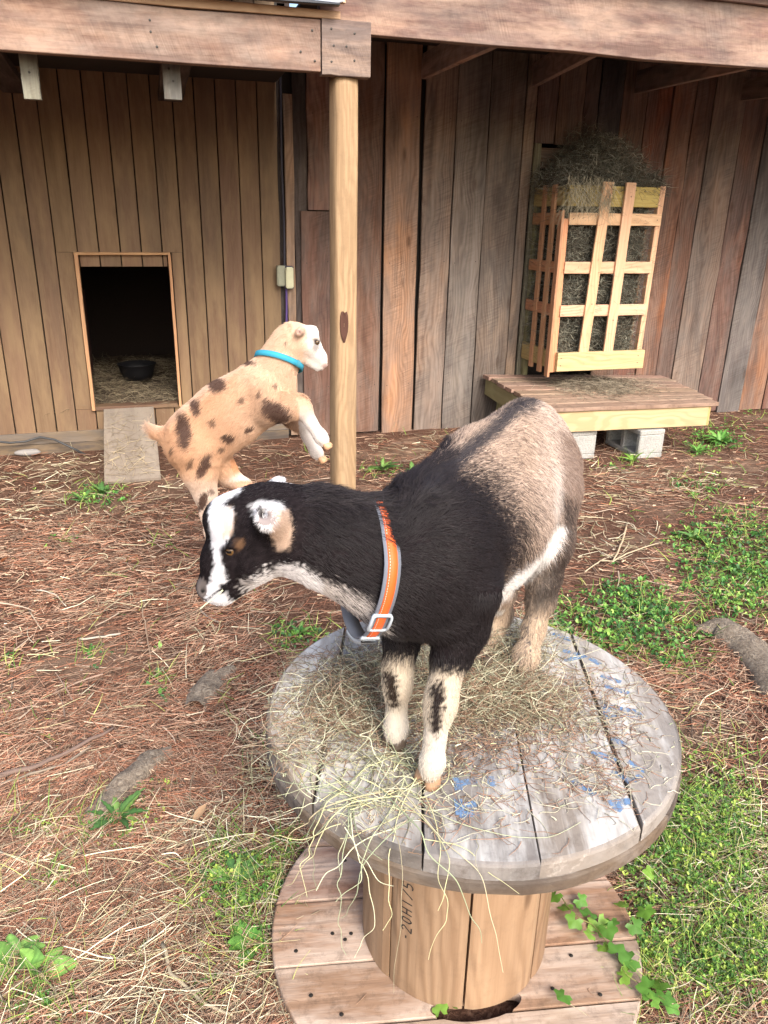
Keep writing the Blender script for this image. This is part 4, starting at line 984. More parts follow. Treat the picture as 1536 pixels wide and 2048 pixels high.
        d = polydist(x, y, [(470, 1080), (488, 1080), (484, 1096), (472, 1102)])+j(1.6); c = blend(c, (1-sstep(-3, 5, d))*hd*.7, (.20, .11, .06))
        d = polydist(x, y, [(500, 1010), (520, 1002), (560, 1004), (572, 1022), (560, 1046), (548, 1062), (530, 1060), (512, 1040)])+j(1.6); c = blend(c, (1-sstep(-5, 5, d))*hd, (.74, .72, .72))
        d = polydist(x, y, [(556, 1024), (576, 1020), (582, 1060), (576, 1098), (556, 1100), (540, 1066)])+j(2); c = blend(c, (1-sstep(-4, 6, d))*hd, (.50, .36, .27))
        d = polydist(x, y, [(528, 950), (545, 948), (578, 958), (578, 968), (545, 964)])+j(2); c = blend(c, (1-sstep(-3, 4, d))*hd*(P[:, 1] > 1.05), (.80, .79, .80))
        c = blend(c, (1-sstep(.7, 1.2, np.hypot((x-521)/6, (y-1024)/11)+j(.12)))*.9*(P[:, 1] < .98), (.03, .026, .028))
        c = blend(c, (1-sstep(.7, 1.2, np.hypot((x-546)/11, (y-1046)/6)+j(.12)))*.55*(P[:, 1] < .98), (.30, .26, .25))
        # black mouth corner and muzzle bridge
        d = polydist(x, y, [(436, 1172), (450, 1168), (456, 1180), (444, 1186)])+j(1.5); c = blend(c, (1-sstep(-2, 3, d))*hd, (.012, .01, .012))
        return np.clip(c, .004, .95)
    ears = [(A(533, 1034, .93), .020)]
    nose = A(402, 1180, 1.0)
    def keep(P):
        x, y = proj(P); k = np.ones(len(P), bool)
        for c, r in ears: k &= np.linalg.norm(P-c, axis=1) > r*.2
        k &= ~((np.hypot((x-403)/9, (y-1178)/20) < 1)); k &= P[:, 2] > .612
        k &= ~((np.hypot((x-461)/15, (y-1099)/9) < 1) & (P[:, 1] < 1.02))
        return k
    def flow(P, Nn):
        x, y = proj(P); back = -ax
        T = np.tile(back+np.array([0, 0, -.45]), (len(P), 1))
        leg = ((y > 1290) | ((x > 945) & (y > 1180)))[:, None]; T = np.where(leg, np.array([[0, 0, -1.0]]), T)
        neck = ((x < 790) & (y < 1290))[:, None]; T = np.where(neck, np.array([[.8, 0, -.55]]), T)
        head = (x < 590)[:, None]; T = np.where(head, unit(P-nose)+np.array([0, 0, -.1]), T)
        rump = ((x > 1040) & (y < 1180))[:, None]; T = np.where(rump, back*.55+np.array([0, 0, -1.0]), T)
        ear = (np.linalg.norm(P-ears[0][0], axis=1) < .045)[:, None]; T = np.where(ear, unit(P-ears[0][0]), T)
        return unit(T)
    def length(P):
        x, y = proj(P); L = np.full(len(P), .019)
        L = np.where(x < 600, .0075, L); L = np.where((x >= 600) & (x < 680), .013, L); L = np.where((y > 1330), .0105, L)
        L = np.where((x < 480) | ((x < 600) & (y > 1100) & (x < 500)), .0045, L)
        L = np.where((P[:, 2] > 1.03) & (x > 620) & (x < 900), .026, L)
        L = np.where(np.linalg.norm(P-ears[0][0], axis=1) < .05, .008, L)
        return L
    def segd(x, y, pts):
        d = np.full(len(x), 1e9)
        for a, b in zip(pts[:-1], pts[1:]):
            a, b = np.array(a, float), np.array(b, float); ab = b-a; tt = np.clip(((x-a[0])*ab[0]+(y-a[1])*ab[1])/(ab@ab), 0, 1); d = np.minimum(d, np.hypot(x-a[0]-tt*ab[0], y-a[1]-tt*ab[1]))
        return d
    paint0 = paint
    def paint(P, Nn, r):
        c = paint0(P, Nn, r); x, y = proj(P)
        c = blend(c, (1-sstep(1.0, 3.0, segd(x, y, [(402, 1208), (418, 1197), (436, 1182), (446, 1180)])))*.92, (.015, .012, .012))
        c = blend(c, (1-sstep(4, 8, np.hypot(x-444, y-1180)))*.9, (.012, .01, .01))
        return c
    r0 = np.random.default_rng(3)
    cv = paint(V, N, r0); x, y = proj(V)
    cv = blend(cv, (np.hypot((x-403)/11, (y-1178)/23) < 1).astype(float), (.16, .135, .125)); cv = blend(cv, (1-sstep(.6, 1.1, np.hypot((x-405)/5, (y-1181)/7))), (.01, .01, .01))
    cv = blend(cv, (np.linalg.norm(V-ears[0][0], axis=1) < .0145).astype(float), (.33, .28, .27)); cv = blend(cv, (1-sstep(.6, 1.2, np.hypot((x-525)/6, (y-1030)/8)))*(V[:, 1] < .96), (.03, .025, .025))
    body = link('body', npmesh('body', V, Q, cv*.8, True), M_SKIN, t)
    grow_fur('coat', V, Q, N, 150000, flow, length, paint, .00042, body, lift=.28, clump=.30, keep=keep)
    mk = lambda P: keep(P) & (proj(P)[1] < 1015+(proj(P)[0] > 820)*0) & (proj(P)[0] > 600) & (proj(P)[0] < 900) & (proj(P)[1] > 880)
    grow_fur('mane', V, Q, N, 60000, flow, lambda P: np.full(len(P), .034), lambda P, Nn, r: np.tile(BL, (len(P), 1))*r.uniform(.7, 2.2, (len(P), 1)), .0005, body, lift=.42, clump=.5, keep=mk, seed=12)
    hk = lambda P: keep(P) & (proj(P)[0] < 600) & (P[:, 1] < 1.06)
    grow_fur('face_coat', V, Q, N, 420000, flow, lambda P: np.where(np.linalg.norm(P-ears[0][0], axis=1) < .045, .009, .0052), paint, .00030, body, lift=.22, clump=.15, keep=hk, seed=8)
    eyeball(t, A(462, 1100, .9825), .0088, (-.35, -1, .0))
    hm = plain('hoof_horn', (.10, .07, .05), .5)
    hm2 = plain('pale_hoof', (.42, .25, .15), .5)
    for (x, y, Y, m) in ((859, 1566, .982, hm2), (791, 1492, 1.085, hm), (1041, 1342, 1.32, hm), (968, 1332, 1.355, hm)):
        p = onz(x, y+6, ZT+.001); hoof(t, (p[0], p[1]+.012, ZT+.001), (-.7, -.7), .0285, None, m)
    # collar
    bvh = BVHTree.FromPolygons([Vector(v) for v in V], [tuple(map(int, q)) for q in Q])
    cc = Vector(A(728, 1150, 1.04)); nax = Vector((-.93, -.32, .16)).normalized()
    osc = lambda k: .12+.88*float(sstep(5.5, 9.5, min(k % 56, 56-k % 56)))
    e1 = (Vector((0, 0, 1))-nax*nax.z).normalized(); e1 = (e1+Vector((.0, 0, 0))).normalized(); e2 = nax.cross(e1).normalized()
    if e2.y > 0: e2 = -e2
    K = 56; ring = []
    for k in range(K):
        a = k*2*math.pi/K; d = e1*math.cos(a)+e2*math.sin(a); h = bvh.ray_cast(cc+d*.3, -d)
        ring.append((h[0]-cc).length if h[0] is not None else .09)
    ring = np.array(ring); 
    for _ in range(3): ring = (np.roll(ring, 1)+ring+np.roll(ring, -1))/3
    ring = ring+.026*np.clip(-np.cos(np.arange(K)*2*math.pi/K)-.15, 0, 1)**1.2
    def band(nm, w0, w1, off, mat, th=.0025, a0=0, a1=K, closed=True, wave=0.0):
        V = []; Fc = []; m = a1-a0
        for i in range(m+(0 if closed else 1)):
            k = (a0+i) % K; a = k*2*math.pi/K; d = e1*math.cos(a)+e2*math.sin(a)
            for (ww, oo) in ((w0, off), (w1, off), (w1, off+th), (w0, off+th)):
                V.append(cc+d*(ring[k]+oo*osc(k))+nax*(-ww))
        R_ = m if closed else m+1
        for i in range(m):
            j = (i+1) % R_
            for q in range(4): Fc.append((i*4+q, i*4+(q+1) % 4, j*4+(q+1) % 4, j*4+q))
        return link(nm, mesh(nm, V, Fc, True), mat, col)
    col = bpy.data.objects.new('collar', None); C.objects.link(col); col.parent = t
    def webbing(nm, c):
        m, n, p = newmat(nm); tc = n.nodes.new('ShaderNodeTexCoord'); f = noise(n, vscale(n, tc.outputs['Object'], (1, 1, 1)), 900, 2)
        n.links.new(mixc(n, math_(n, 'MULTIPLY', f, .5), c, tuple(v*.5 for v in c)), p.inputs['Base Color']); p.inputs['Roughness'].default_value = .6; bump(n, p, f, .3, .0006); return m
    gm = webbing('grey_webbing', lin(120, 124, 134)); om = webbing('orange_webbing', (.80, .13, .02))
    band('strap', -.0125, .0125, .007, gm); band('stripe', -.0072, .0072, .0096, om, .0012)
    # dashed reflective stitches along the orange stripe
    V3 = []; F3 = []
    for i in range(K*3):
        k = i/3; k0 = int(k) % K; k1 = (k0+1) % K; f = k-int(k)
        for (aa, bb) in ((k, k+.2),):
            b = len(V3)
            for q, ww in ((aa, -.0052), (bb, -.0052), (bb, -.0044), (aa, -.0044)):
                a = q*2*math.pi/K; d = e1*math.cos(a)+e2*math.sin(a); rr = ring[k0]*(1-(q-int(k)))+ring[k1]*(q-int(k)); V3.append(cc+d*(rr+.0113*osc(k))-nax*ww)
            F3.append((b, b+1, b+2, b+3))
    tag(link('stitching', mesh('stitching', V3, F3), plain('reflective_thread', (.7, .66, .62), .5), col), kind='stuff')
    pg = plain('grey_buckle_plastic', lin(178, 188, 196), .35)
    def frame_(nm, kmid, hw, hl, off, bar=True):
        """rectangular slide buckle lying on the strap"""
        a = kmid*2*math.pi/K; d = e1*math.cos(a)+e2*math.sin(a); tg = -e1*math.sin(a)+e2*math.cos(a); k = int(round(kmid)) % K
        cen = cc+d*(ring[k]+off); V = []; Fc = []
        loop = []
        for i in range(28):
            q = i*2*math.pi/28; c_, s_ = math.cos(q), math.sin(q); pw = .38
            loop.append((math.copysign(abs(c_)**pw, c_)*hw, math.copysign(abs(s_)**pw, s_)*hl))
        for (u, v) in loop:
            f = (math.hypot(u, v)-.0042)/math.hypot(u, v)
            for (uu, vv, o) in ((u, v, -.002), (u, v, .002), (u*f, v*f, .003), (u*f, v*f, -.002)):
                V.append(cen+nax*uu+tg*vv+d*(o-.9*vv*vv/.09))
        for i in range(28):
            j = (i+1) % 28
            for q in range(4): Fc.append((i*4+q, i*4+(q+1) % 4, j*4+(q+1) % 4, j*4+q))
        o = link(nm, mesh(nm, V, Fc, True), pg, col); return o
    near = [(abs(proj(np.array(cc+(e1*math.cos(k*2*math.pi/K)+e2*math.sin(k*2*math.pi/K))*ring[k]))[1]-1232), k) for k in range(K) if (e1*math.cos(k*2*math.pi/K)+e2*math.sin(k*2*math.pi/K)).y < 0]
    kb = 17.3
    frame_('slide_buckle', kb, .0170, .0185, .012); frame_('loop_buckle', kb+4.3, .0150, .006, .011)
    band('side_release_buckle', -.0125, .0125, .0100, pg, .007, 22, 28, False)
    # hay stem in the mouth
    for (pts, nm) in (([(446, 1180, .975), (428, 1196, .97), (412, 1208, .965), (400, 1218, .962)], 'hay'),):
        P = np.array([[A(*p) for p in pts]]); o = curves(nm, P, [.0012], np.array([lin(196, 200, 160)]), M_STRAW, None, .7)
        tag(o, 'single pale hay stem held in the black goat\'s mouth', 'hay')
    return t
black_goat()
# ------------------------------------------------------------------ the leaping spotted kid
def kid():
    t = thing('goat', 'tan goat kid with dark brown spots and turquoise collar leaping by the post', 'goat', (0, 0, 0), 0)
    Y0 = 2.50; A = lambda x, y, d=0.0: onY(x, y, Y0+d)
    u = .00176
    Fd = Field(np.minimum(A(280, 1110), A(280, 620))-[.08, .24, .03], np.maximum(A(690, 600), A(690, 1110))+[.05, .26, .05], .0068)
    a = unit(A(540, 772)-A(392, 882)); l = np.array([0.0, 1, .1]); l = unit(l-a*(l@a)); B = np.stack([a, l, np.cross(a, l)], 1)
    Fd.ell(A(397, 876), (.122, .086, .112), B, .03); Fd.ell(A(458, 828), (.165, .092, .119), B, .05); Fd.ell(A(527, 785), (.108, .082, .104), B, .05)
    Fd.chain([(A(535, 762), .070), (A(562, 718), .055), (A(574, 688), .052)], .045)
    Fd.ell(A(591, 676), (.052, .046, .052), None, .03)
    Fd.chain([(A(602, 684), .042), (A(621, 693), .034), (A(640, 714), .0205), (A(646, 729), .0150)], .016); Fd.ell(A(648, 731), (.010, .014, .009), None, .006)
    Fd.cone(A(598, 706), A(636, 737), .026, .010, .016); Fd.cone(A(638, 738, -.022), A(652, 731, -.022), .0022, .0022, .004, True); Fd.ell(A(624, 664, 0), (.022, .030, .022), None, .02)
    for s in (-1, 1):
        Fd.ell(A(634, 683, s*.030), (.011, .010, .008), None, .004, True); Fd.ell(A(630, 676, s*.030), (.014, .010, .008), None, .008)
    Fd.cone(A(603, 662, -.040), A(597, 666, -.072), .015, .0125, .008); Fd.ell(A(599, 664, -.084), (.008, .010, .0075), None, .003, True)
    Fd.cone(A(603, 658, .04), A(600, 654, .07), .015, .0115, .008)
    Fd.ell(A(536, 790, -.062), (.045, .030, .075), B, .02); Fd.ell(A(386, 892, -.058), (.065, .034, .085), B, .02); Fd.ell(A(375, 835, -.05), (.03, .03, .03), B, .02)
    # fore legs
    Fd.chain([(A(545, 812, -.05), .058), (A(572, 815, -.06), .040), (A(598, 808, -.06), .027), (A(607, 820, -.06), .0245), (A(623, 848, -.06), .0165), (A(641, 873, -.06), .019), (A(648, 884, -.06), .017)], .03)
    Fd.chain([(A(560, 805, .05), .05), (A(590, 835, .06), .034), (A(608, 850, .06), .022), (A(616, 876, .06), .0155), (A(632, 903, .06), .018), (A(638, 911, .06), .016)], .03)
    # hind legs
    Fd.chain([(A(386, 902, -.045), .082), (A(400, 948, -.05), .052), (A(411, 990, -.05), .031), (A(418, 1030, -.05), .022), (A(424, 1065, -.05), .0175), (A(430, 1088, -.05), .020)], .04)
    Fd.chain([(A(418, 905, .045), .08), (A(445, 938, .05), .040), (A(462, 956, .05), .023), (A(490, 972, .05), .0175), (A(506, 1000, .05), .021), (A(512, 1020, .05), .023)], .04)
    Fd.chain([(A(345, 872), .030), (A(322, 868), .016), (A(306, 856), .010)], .03)
    V, Q = Fd.mesh(); N = vnormals(V, Q)
    spots = [(370, 860, 15, 38, .1), (394, 812, 11, 18, .1), (439, 768, 18, 15, 0), (427, 843, 8, 8, 0), (459, 875, 13, 9, 0), (445, 896, 7, 6, 0), (556, 822, 33, 19, -.5),
             (521, 787, 5, 8, 0), (535, 799, 5, 5, 0), (486, 798, 6, 8, 0), (501, 856, 10, 6, .4), (408, 930, 11, 29, -.5), (405, 1002, 9, 20, -.35), (422, 982, 7, 6, 0),
             (380, 926, 5, 14, -.5), (345, 900, 4, 8, 0), (496, 722, 20, 6, -.1), (572, 684, 3, 3, 0), (570, 848, 14, 6, -.8), (551, 768, 5, 5, 0)]
    PE, CR, WH, BR = (.50, .300, .185), (.66, .49, .36), (.72, .68, .64), (.070, .036, .026)
    def paint(P, Nn, r):
        x, y = proj(P); n = len(P); j = lambda a: r.normal(0, a, n)
        c = np.tile(PE, (n, 1))*(1+.13*j(1)[:, None])
        c = blend(c, .25+.35*noise3(P, 18, 31).clip(0, 1), CR)
        bx = ((x-333)*(-.63)+(y-847)*(-.77)); back = sstep(20, -12, (y-(847-(x-333)*.80)))*(x < 520); c = blend(c, back*.55, WH)
        c = blend(c, (1-sstep(735, 790, y+j(12)))*(x > 480)*.5, CR); c = blend(c, (P[:, 1] > Y0+.02)*(y > 915)*.7, (.60, .27, .12)); c = blend(c, (1-sstep(420, 520, x+j(12)))*(y < 960)*.5, (.50, .26, .13))
        c = blend(c, sstep(600, 632, x+j(4))*(y < 760)*.95, WH)
        c = blend(c, sstep(10, 30, y-(960-(x-430)*.75))*(x > 440)*(x < 590)*(y < 960)*.7, WH)
        c = blend(c, sstep(800, 850, y)*(x > 598)*.85, WH)
        c = blend(c, (1-sstep(10, 22, np.hypot((x-575)/1.0, (y-790)/1.0)+j(3)))*.5, PE)
        c = blend(c, sstep(930, 1000, y)*.35, WH)
        for (sx, sy, rx, ry, rot) in spots:
            dx, dy = x-sx, y-sy; cr, sr = math.cos(rot), math.sin(rot)
            q = np.hypot((dx*cr-dy*sr)/rx, (dx*sr+dy*cr)/ry)+j(.10)+.12*noise3(P, 60, int(sx)); mx = .97 if (rx > 8 or sx > 560) else .75
            side = (P[:, 1] < Y0+.03) if sx not in (439, 496) else np.ones(n, bool)
            c = blend(c, (1-sstep(.78, 1.15, q))*mx*side, BR)
        c = blend(c, (1-sstep(.7, 1.2, np.hypot((x-635)/9, (y-684)/5)+j(.1)))*.85, (.06, .04, .035))
        gr = 1-sstep(.6, 1.2, np.hypot((x-632)/7, (y-694)/11)+j(.1)); c = blend(c, gr*.75, (.22, .19, .18))
        gr = 1-sstep(.6, 1.2, np.hypot((x-645)/4, (y-708)/10)+j(.1)); c = blend(c, gr*.5, (.35, .27, .26))
        gr = 1-sstep(.6, 1.2, np.hypot((x-629)/3, (y-663)/9)+j(.1)); c = blend(c, gr*.6, (.32, .26, .25))
        c = blend(c, (1-sstep(.5, 1.1, np.hypot((x-650)/6, (y-733)/6)))*.7, (.50, .28, .24))
        c = blend(c, (1-sstep(.5, 1.2, np.hypot((x-599)/8, (y-664)/9)))*.7*(P[:, 1] < Y0-.05), (.60, .42, .36)); c = blend(c, (1-sstep(.4, 1.0, np.hypot((x-600)/4, (y-664)/5)))*.85*(P[:, 1] < Y0-.05), (.10, .06, .055))
        return np.clip(c, .01, .9)
    nose = A(650, 735)
    def flow(P, Nn):
        x, y = proj(P); T = np.tile(-a+np.array([0, 0, -.35]), (len(P), 1))
        T = np.where((y > 925)[:, None], np.array([[.05, 0, -1.0]]), T)
        T = np.where(((x > 598) & (y > 795))[:, None], unit(A(650, 890)-A(605, 810))[None, :], T)
        T = np.where(((y < 735) & (x > 505))[:, None], np.array([[-.6, 0, -.7]]), T)
        T = np.where(((y < 748) & (x > 588))[:, None], unit(P-nose), T)
        T = np.where((x < 335)[:, None], np.array([[-.8, 0, .35]]), T); return unit(T)
    def length(P):
        x, y = proj(P); L = np.full(len(P), .020); L = np.where(y > 930, .013, L); L = np.where((x > 598) & (y > 795), .0065, L)
        L = np.where((x > 590) & (y < 750), .007, L); L = np.where((x < 330), .045, L); return L
    def keep(P):
        x, y = proj(P); return ~((np.hypot((x-635)/6, (y-684)/4) < 1))
    r0 = np.random.default_rng(5); cv = paint(V, N, r0)
    body = link('body', npmesh('body', V, Q, cv*.85, True), M_SKIN, t)
    grow_fur('coat', V, Q, N, 80000, flow, length, paint, .0008, body, lift=.32, clump=.55, keep=keep, seed=4)
    grow_fur('face_coat', V, Q, N, 200000, flow, lambda P: np.full(len(P), .0075), paint, .0006, body, lift=.22, clump=.15, keep=lambda P: keep(P) & (proj(P)[0] > 585) & (proj(P)[1] < 750), seed=9)
    for s in (-1, 1): eyeball(t, A(633.5, 685, s*.0225), .0086, (.5, s, .0))
    hm = plain('tan_hoof', (.62, .36, .20), .5)
    d1 = tuple(A(655, 893)-A(643, 874)); d2 = tuple(A(646, 922)-A(634, 902)); fw = tuple(A(660, 880)-A(648, 884))
    for (p, dd, f) in ((A(646, 881, -.06), d1, 1), (A(637, 909, .06), d2, 1), (A(431, 1090, -.05), (.02, 0, -1), 1), (A(513, 1024, .05), (.02, 0, -1), 1)):
        d = np.array(dd)/np.linalg.norm(dd); foot = np.array(p)+d*.032
        hoof(t, foot, (1, 0, tuple(d)), .026, None, hm)
    # collar: one closed band laid on the neck
    bvh = BVHTree.FromPolygons([Vector(v) for v in V], [tuple(map(int, q)) for q in Q])
    cc = Vector(A(560, 724)); nax = Vector((.26, .42, .87)).normalized()
    e1 = Vector((0, -1, 0)); e1 = (e1-nax*nax.dot(e1)).normalized(); e2 = nax.cross(e1); K = 48; ring = []
    for k in range(K):
        an = k*2*math.pi/K; d = e1*math.cos(an)+e2*math.sin(an); h = bvh.ray_cast(cc+d*.3, -d); ring.append((h[0]-cc).length if h[0] is not None else .07)
    ring = np.clip(np.array(ring), 0, .10)
    for _ in range(4): ring = (np.roll(ring, 1)+ring+np.roll(ring, -1))/3
    tq = plain('turquoise_webbing', lin(62, 156, 182), .85, 0, .15)
    col = bpy.data.objects.new('collar', None); C.objects.link(col); col.parent = t
    def band(nm, w, off, th, k0, k1, mat):
        V = []; Fc = []; m = k1-k0; cl = m >= K
        for i in range(m if cl else m+1):
            an = (k0+i)*2*math.pi/K; d = e1*math.cos(an)+e2*math.sin(an); rr = ring[(k0+i) % K]
            for (ww, oo) in ((-w, off), (w, off), (w, off+th), (-w, off+th)): V.append(cc+d*(rr+oo)+nax*ww)
        R_ = len(V)//4
        for i in range(m):
            jn = (i+1) % R_
            for q in range(4): Fc.append((i*4+q, i*4+(q+1) % 4, jn*4+(q+1) % 4, jn*4+q))
        return link(nm, mesh(nm, V, Fc, True), mat, col)
    band('strap', .0095, .0075, .002, 0, K, tq)
    kb = min(range(K), key=lambda k: abs(proj(np.array(cc+(e1*math.cos(k*2*math.pi/K)+e2*math.sin(k*2*math.pi/K))*ring[k]))[0]-588)+(100 if (e1*math.cos(k*2*math.pi/K)+e2*math.sin(k*2*math.pi/K)).y > 0 else 0))
    band('strap_tail', .0090, .0100, .002, kb-1, kb+7, tq); band('keeper', .0115, .0095, .004, kb, kb+1, plain('teal_keeper', lin(70, 150, 170), .4))
    return t
kid()

# ------------------------------------------------------------------ hay on the spool
def onflange(x, y): p = onz(x, y, ZT); return p
def spool_hay():
    def cluster(cx_, cy_, sx_, sy_, n, hz, l0, l1, cols, rad, flat=.3, curl=.42, seed=0, up=.0, w=None):
        x = rng.normal(cx_, sx_, n); y = rng.normal(cy_, sy_, n)
        base = np.stack([onz(a, b, ZT) for a, b in zip(x, y)])
        g = np.exp(-(((x-cx_)/sx_)**2+((y-cy_)/sy_)**2)*.5); base[:, 2] = ZT+.002+hz*g*rng.uniform(0, 1, n)
        P = strand(base, l0, l1, flat, n, 7, curl, up)
        on = np.hypot(P[:, :, 0]-SX, P[:, :, 1]-SY) < RF-.004
        P[:, :, 2] = np.where(on, np.maximum(P[:, :, 2], ZT+.0015), P[:, :, 2])
        # off the rim they sag
        for i in range(1, 7):
            off = ~on[:, i]; q = np.hypot(P[:, i, 0]-SX, P[:, i, 1]-SY)-RF
            P[:, i, 2] -= np.where(off, np.clip(q, 0, 1)*.55*rng.uniform(.3, 1.0, n), 0)
        ins = np.hypot(base[:, 0]-SX, base[:, 1]-SY) < RF+.01
        return P[ins], rng.uniform(*rad, n)[ins], pal(n, cols, .2, w)[ins]
    grey = [(168, 166, 138), (134, 128, 104), (188, 182, 156), (150, 120, 98), (108, 100, 80), (200, 198, 172)]
    green = [(176, 180, 146), (146, 154, 124), (200, 198, 164), (190, 186, 142)]
    brown = [(150, 124, 104), (128, 104, 84), (168, 150, 128), (112, 92, 74)]
    sets = [
        (690, 1400, 55, 30, 480, .038, .03, .10, grey+brown, (.0004, .0008), .3, .38), (735, 1345, 55, 30, 500, .03, .03, .10, grey+brown, (.0004, .0008), .3, .38),
        (720, 1450, 60, 20, 260, .016, .03, .11, grey+brown, (.0004, .0008), .2, .38), (610, 1500, 30, 30, 120, .010, .03, .09, grey+brown, (.0004, .0008), .2, .38),
        (930, 1390, 80, 30, 1250, .050, .03, .11, grey+brown[:2], (.0004, .0008), .4, .4), (1000, 1300, 62, 36, 760, .042, .03, .11, grey, (.0004, .0008), .4, .4),
        (1060, 1410, 50, 28, 380, .026, .03, .09, grey+brown, (.0004, .0008), .3, .4), (830, 1330, 50, 36, 380, .03, .03, .10, grey, (.0004, .0008), .4, .4),
        (790, 1535, 45, 32, 120, .014, .05, .15, green+grey, (.0005, .0010), .22, .28), (700, 1600, 70, 40, 60, .006, .06, .16, green, (.0005, .0010), .1, .3),
        (535, 1500, 18, 50, 90, .015, .04, .11, grey+brown, (.0004, .0008), .22, .4), (700, 1405, 80, 42, 900, .012, .015, .07, brown+grey[:2], (.00035, .0007), .25, .35), (930, 1410, 110, 55, 1300, .012, .015, .07, brown+grey[:2], (.00035, .0007), .25, .35),
        (860, 1440, 200, 70, 1500, .006, .003, .012, grey+brown+green, (.0006, .0013), .3, .1), (700, 1640, 80, 50, 130, .003, .004, .03, brown, (.0004, .0008), .1, .2),
        (1180, 1420, 70, 50, 480, .003, .015, .06, [(150, 118, 98), (130, 105, 86), (176, 170, 150)], (.0004, .0008), .06, .3),
        (1200, 1560, 60, 30, 240, .003, .015, .05, [(150, 118, 98), (176, 170, 150)], (.0004, .0008), .06, .3), (930, 1620, 90, 40, 120, .003, .02, .07, [(150, 118, 98), (186, 180, 156)], (.0004, .0008), .06, .3),
        (980, 1490, 120, 50, 340, .003, .015, .06, [(110, 84, 68), (150, 118, 98)], (.0004, .0008), .06, .3)]
    Ps, Rs, Cs = [], [], []
    for s in sets:
        P, r, c = cluster(*s); Ps.append(P); Rs.append(r); Cs.append(c)
    P = np.concatenate(Ps)
    o = curves('loose_hay', P, np.concatenate(Rs), np.concatenate(Cs), M_STRAW, None, .45)
    tag(o, 'loose heap of dry hay around the goat\'s feet on the spool', 'hay', kind='stuff')
    # long pale blades spilling over the front rim
    n = 15; P = np.zeros((n, 12, 3)); 
    for i in range(n):
        x0, y0 = random.gauss(760, 55), random.gauss(1555, 40); p = onz(x0, y0, ZT+.012); ang = math.radians(random.gauss(-100, 26)); st = random.uniform(.022, .034); z = p[2]; v = random.uniform(-.2, .5); cur = random.gauss(0, .12)
        for k in range(12):
            P[i, k] = (p[0], p[1], z); p = p+np.array([math.cos(ang), math.sin(ang), 0])*st*(1 if math.hypot(p[0]-SX, p[1]-SY) < RF+.02 else .35)
            ang += cur*random.uniform(.3, 1.5)
            if math.hypot(p[0]-SX, p[1]-SY) < RF+.01: z = max(ZT+.004, z+v*st); v -= .10
            else: z -= st*random.uniform(.3, 1.0); ang += random.uniform(-.5, .5); p = p+np.array([random.gauss(0, .004), random.gauss(0, .004), 0])
    o = curves('draping_hay', P, rng.uniform(.0006, .0013, n), pal(n, green+[(176, 166, 136), (150, 140, 112)], .18), M_STRAW, None, .4)
    tag(o, 'long pale green hay blades draping over the front rim of the spool', 'hay', kind='stuff')
spool_hay()

# ------------------------------------------------------------------ ground cover
def screen_pts(n, y0=815, y1=2300, x0=-160, x1=1700):
    x = rng.uniform(x0, x1, n); y = rng.uniform(y0, y1, n)
    d = _F[None, :]+_R[None, :]*((x-CX)/FPX)[:, None]-_U[None, :]*((y-CY)/FPX)[:, None]; t = -H/d[:, 2]
    P = O+d*t[:, None]; return x, y, P
def zone(x, y, els):
    z = np.zeros(len(x))
    for (cx_, cy_, rx, ry, a) in els: z = np.maximum(z, a*np.clip(1.6-np.hypot((x-cx_)/rx, (y-cy_)/ry)*1.15, 0, 1))
    return z
GREEN = [(1240, 1240, 130, 75, 1), (1340, 1290, 70, 60, .7), (1150, 1250, 60, 60, .8), (1480, 1130, 120, 100, 1), (1400, 1080, 80, 50, .8), (1500, 1040, 60, 40, .6), (1420, 1240, 60, 40, .5),
         (1430, 880, 75, 38, 1), (1400, 970, 60, 30, .6), (1500, 950, 70, 28, .35), (1400, 1700, 150, 170, 1), (1330, 1850, 100, 170, .9), (1460, 1900, 130, 130, .9), (1330, 1640, 70, 70, .9), (1480, 1560, 70, 40, .25), (1280, 1760, 60, 60, .8),
         (200, 995, 62, 26, .9), (125, 1085, 35, 14, .4), (330, 1090, 30, 18, .3), (760, 940, 52, 14, .7), (240, 1640, 95, 70, .45), (60, 1660, 55, 40, .45), (480, 1770, 110, 80, .8), (560, 1700, 50, 40, .6), (330, 1370, 35, 35, .4), (590, 1275, 60, 28, .6),
         (110, 1760, 60, 40, .35), (60, 2000, 90, 60, .45), (500, 1880, 60, 60, .6), (300, 1570, 70, 30, .3), (20, 1330, 30, 20, .4), (185, 1310, 40, 20, .35), (450, 1960, 70, 50, .4), (1230, 930, 60, 16, .5), (1260, 905, 20, 30, .6), (1530, 830, 40, 25, .6)]
DRY = [(1270, 960, 210, 50, .8), (100, 980, 240, 70, .9), (1180, 1060, 110, 60, .6), (330, 1960, 330, 170, 1), (420, 1720, 130, 110, .9), (520, 1560, 60, 120, 1), (1450, 1440, 100, 60, .7), (1420, 1800, 140, 240, .65), (130, 1800, 150, 130, .6), (800, 890, 160, 30, .6), (470, 1300, 120, 60, .4), (1000, 2100, 700, 80, .6), (250, 1180, 250, 60, .2)]
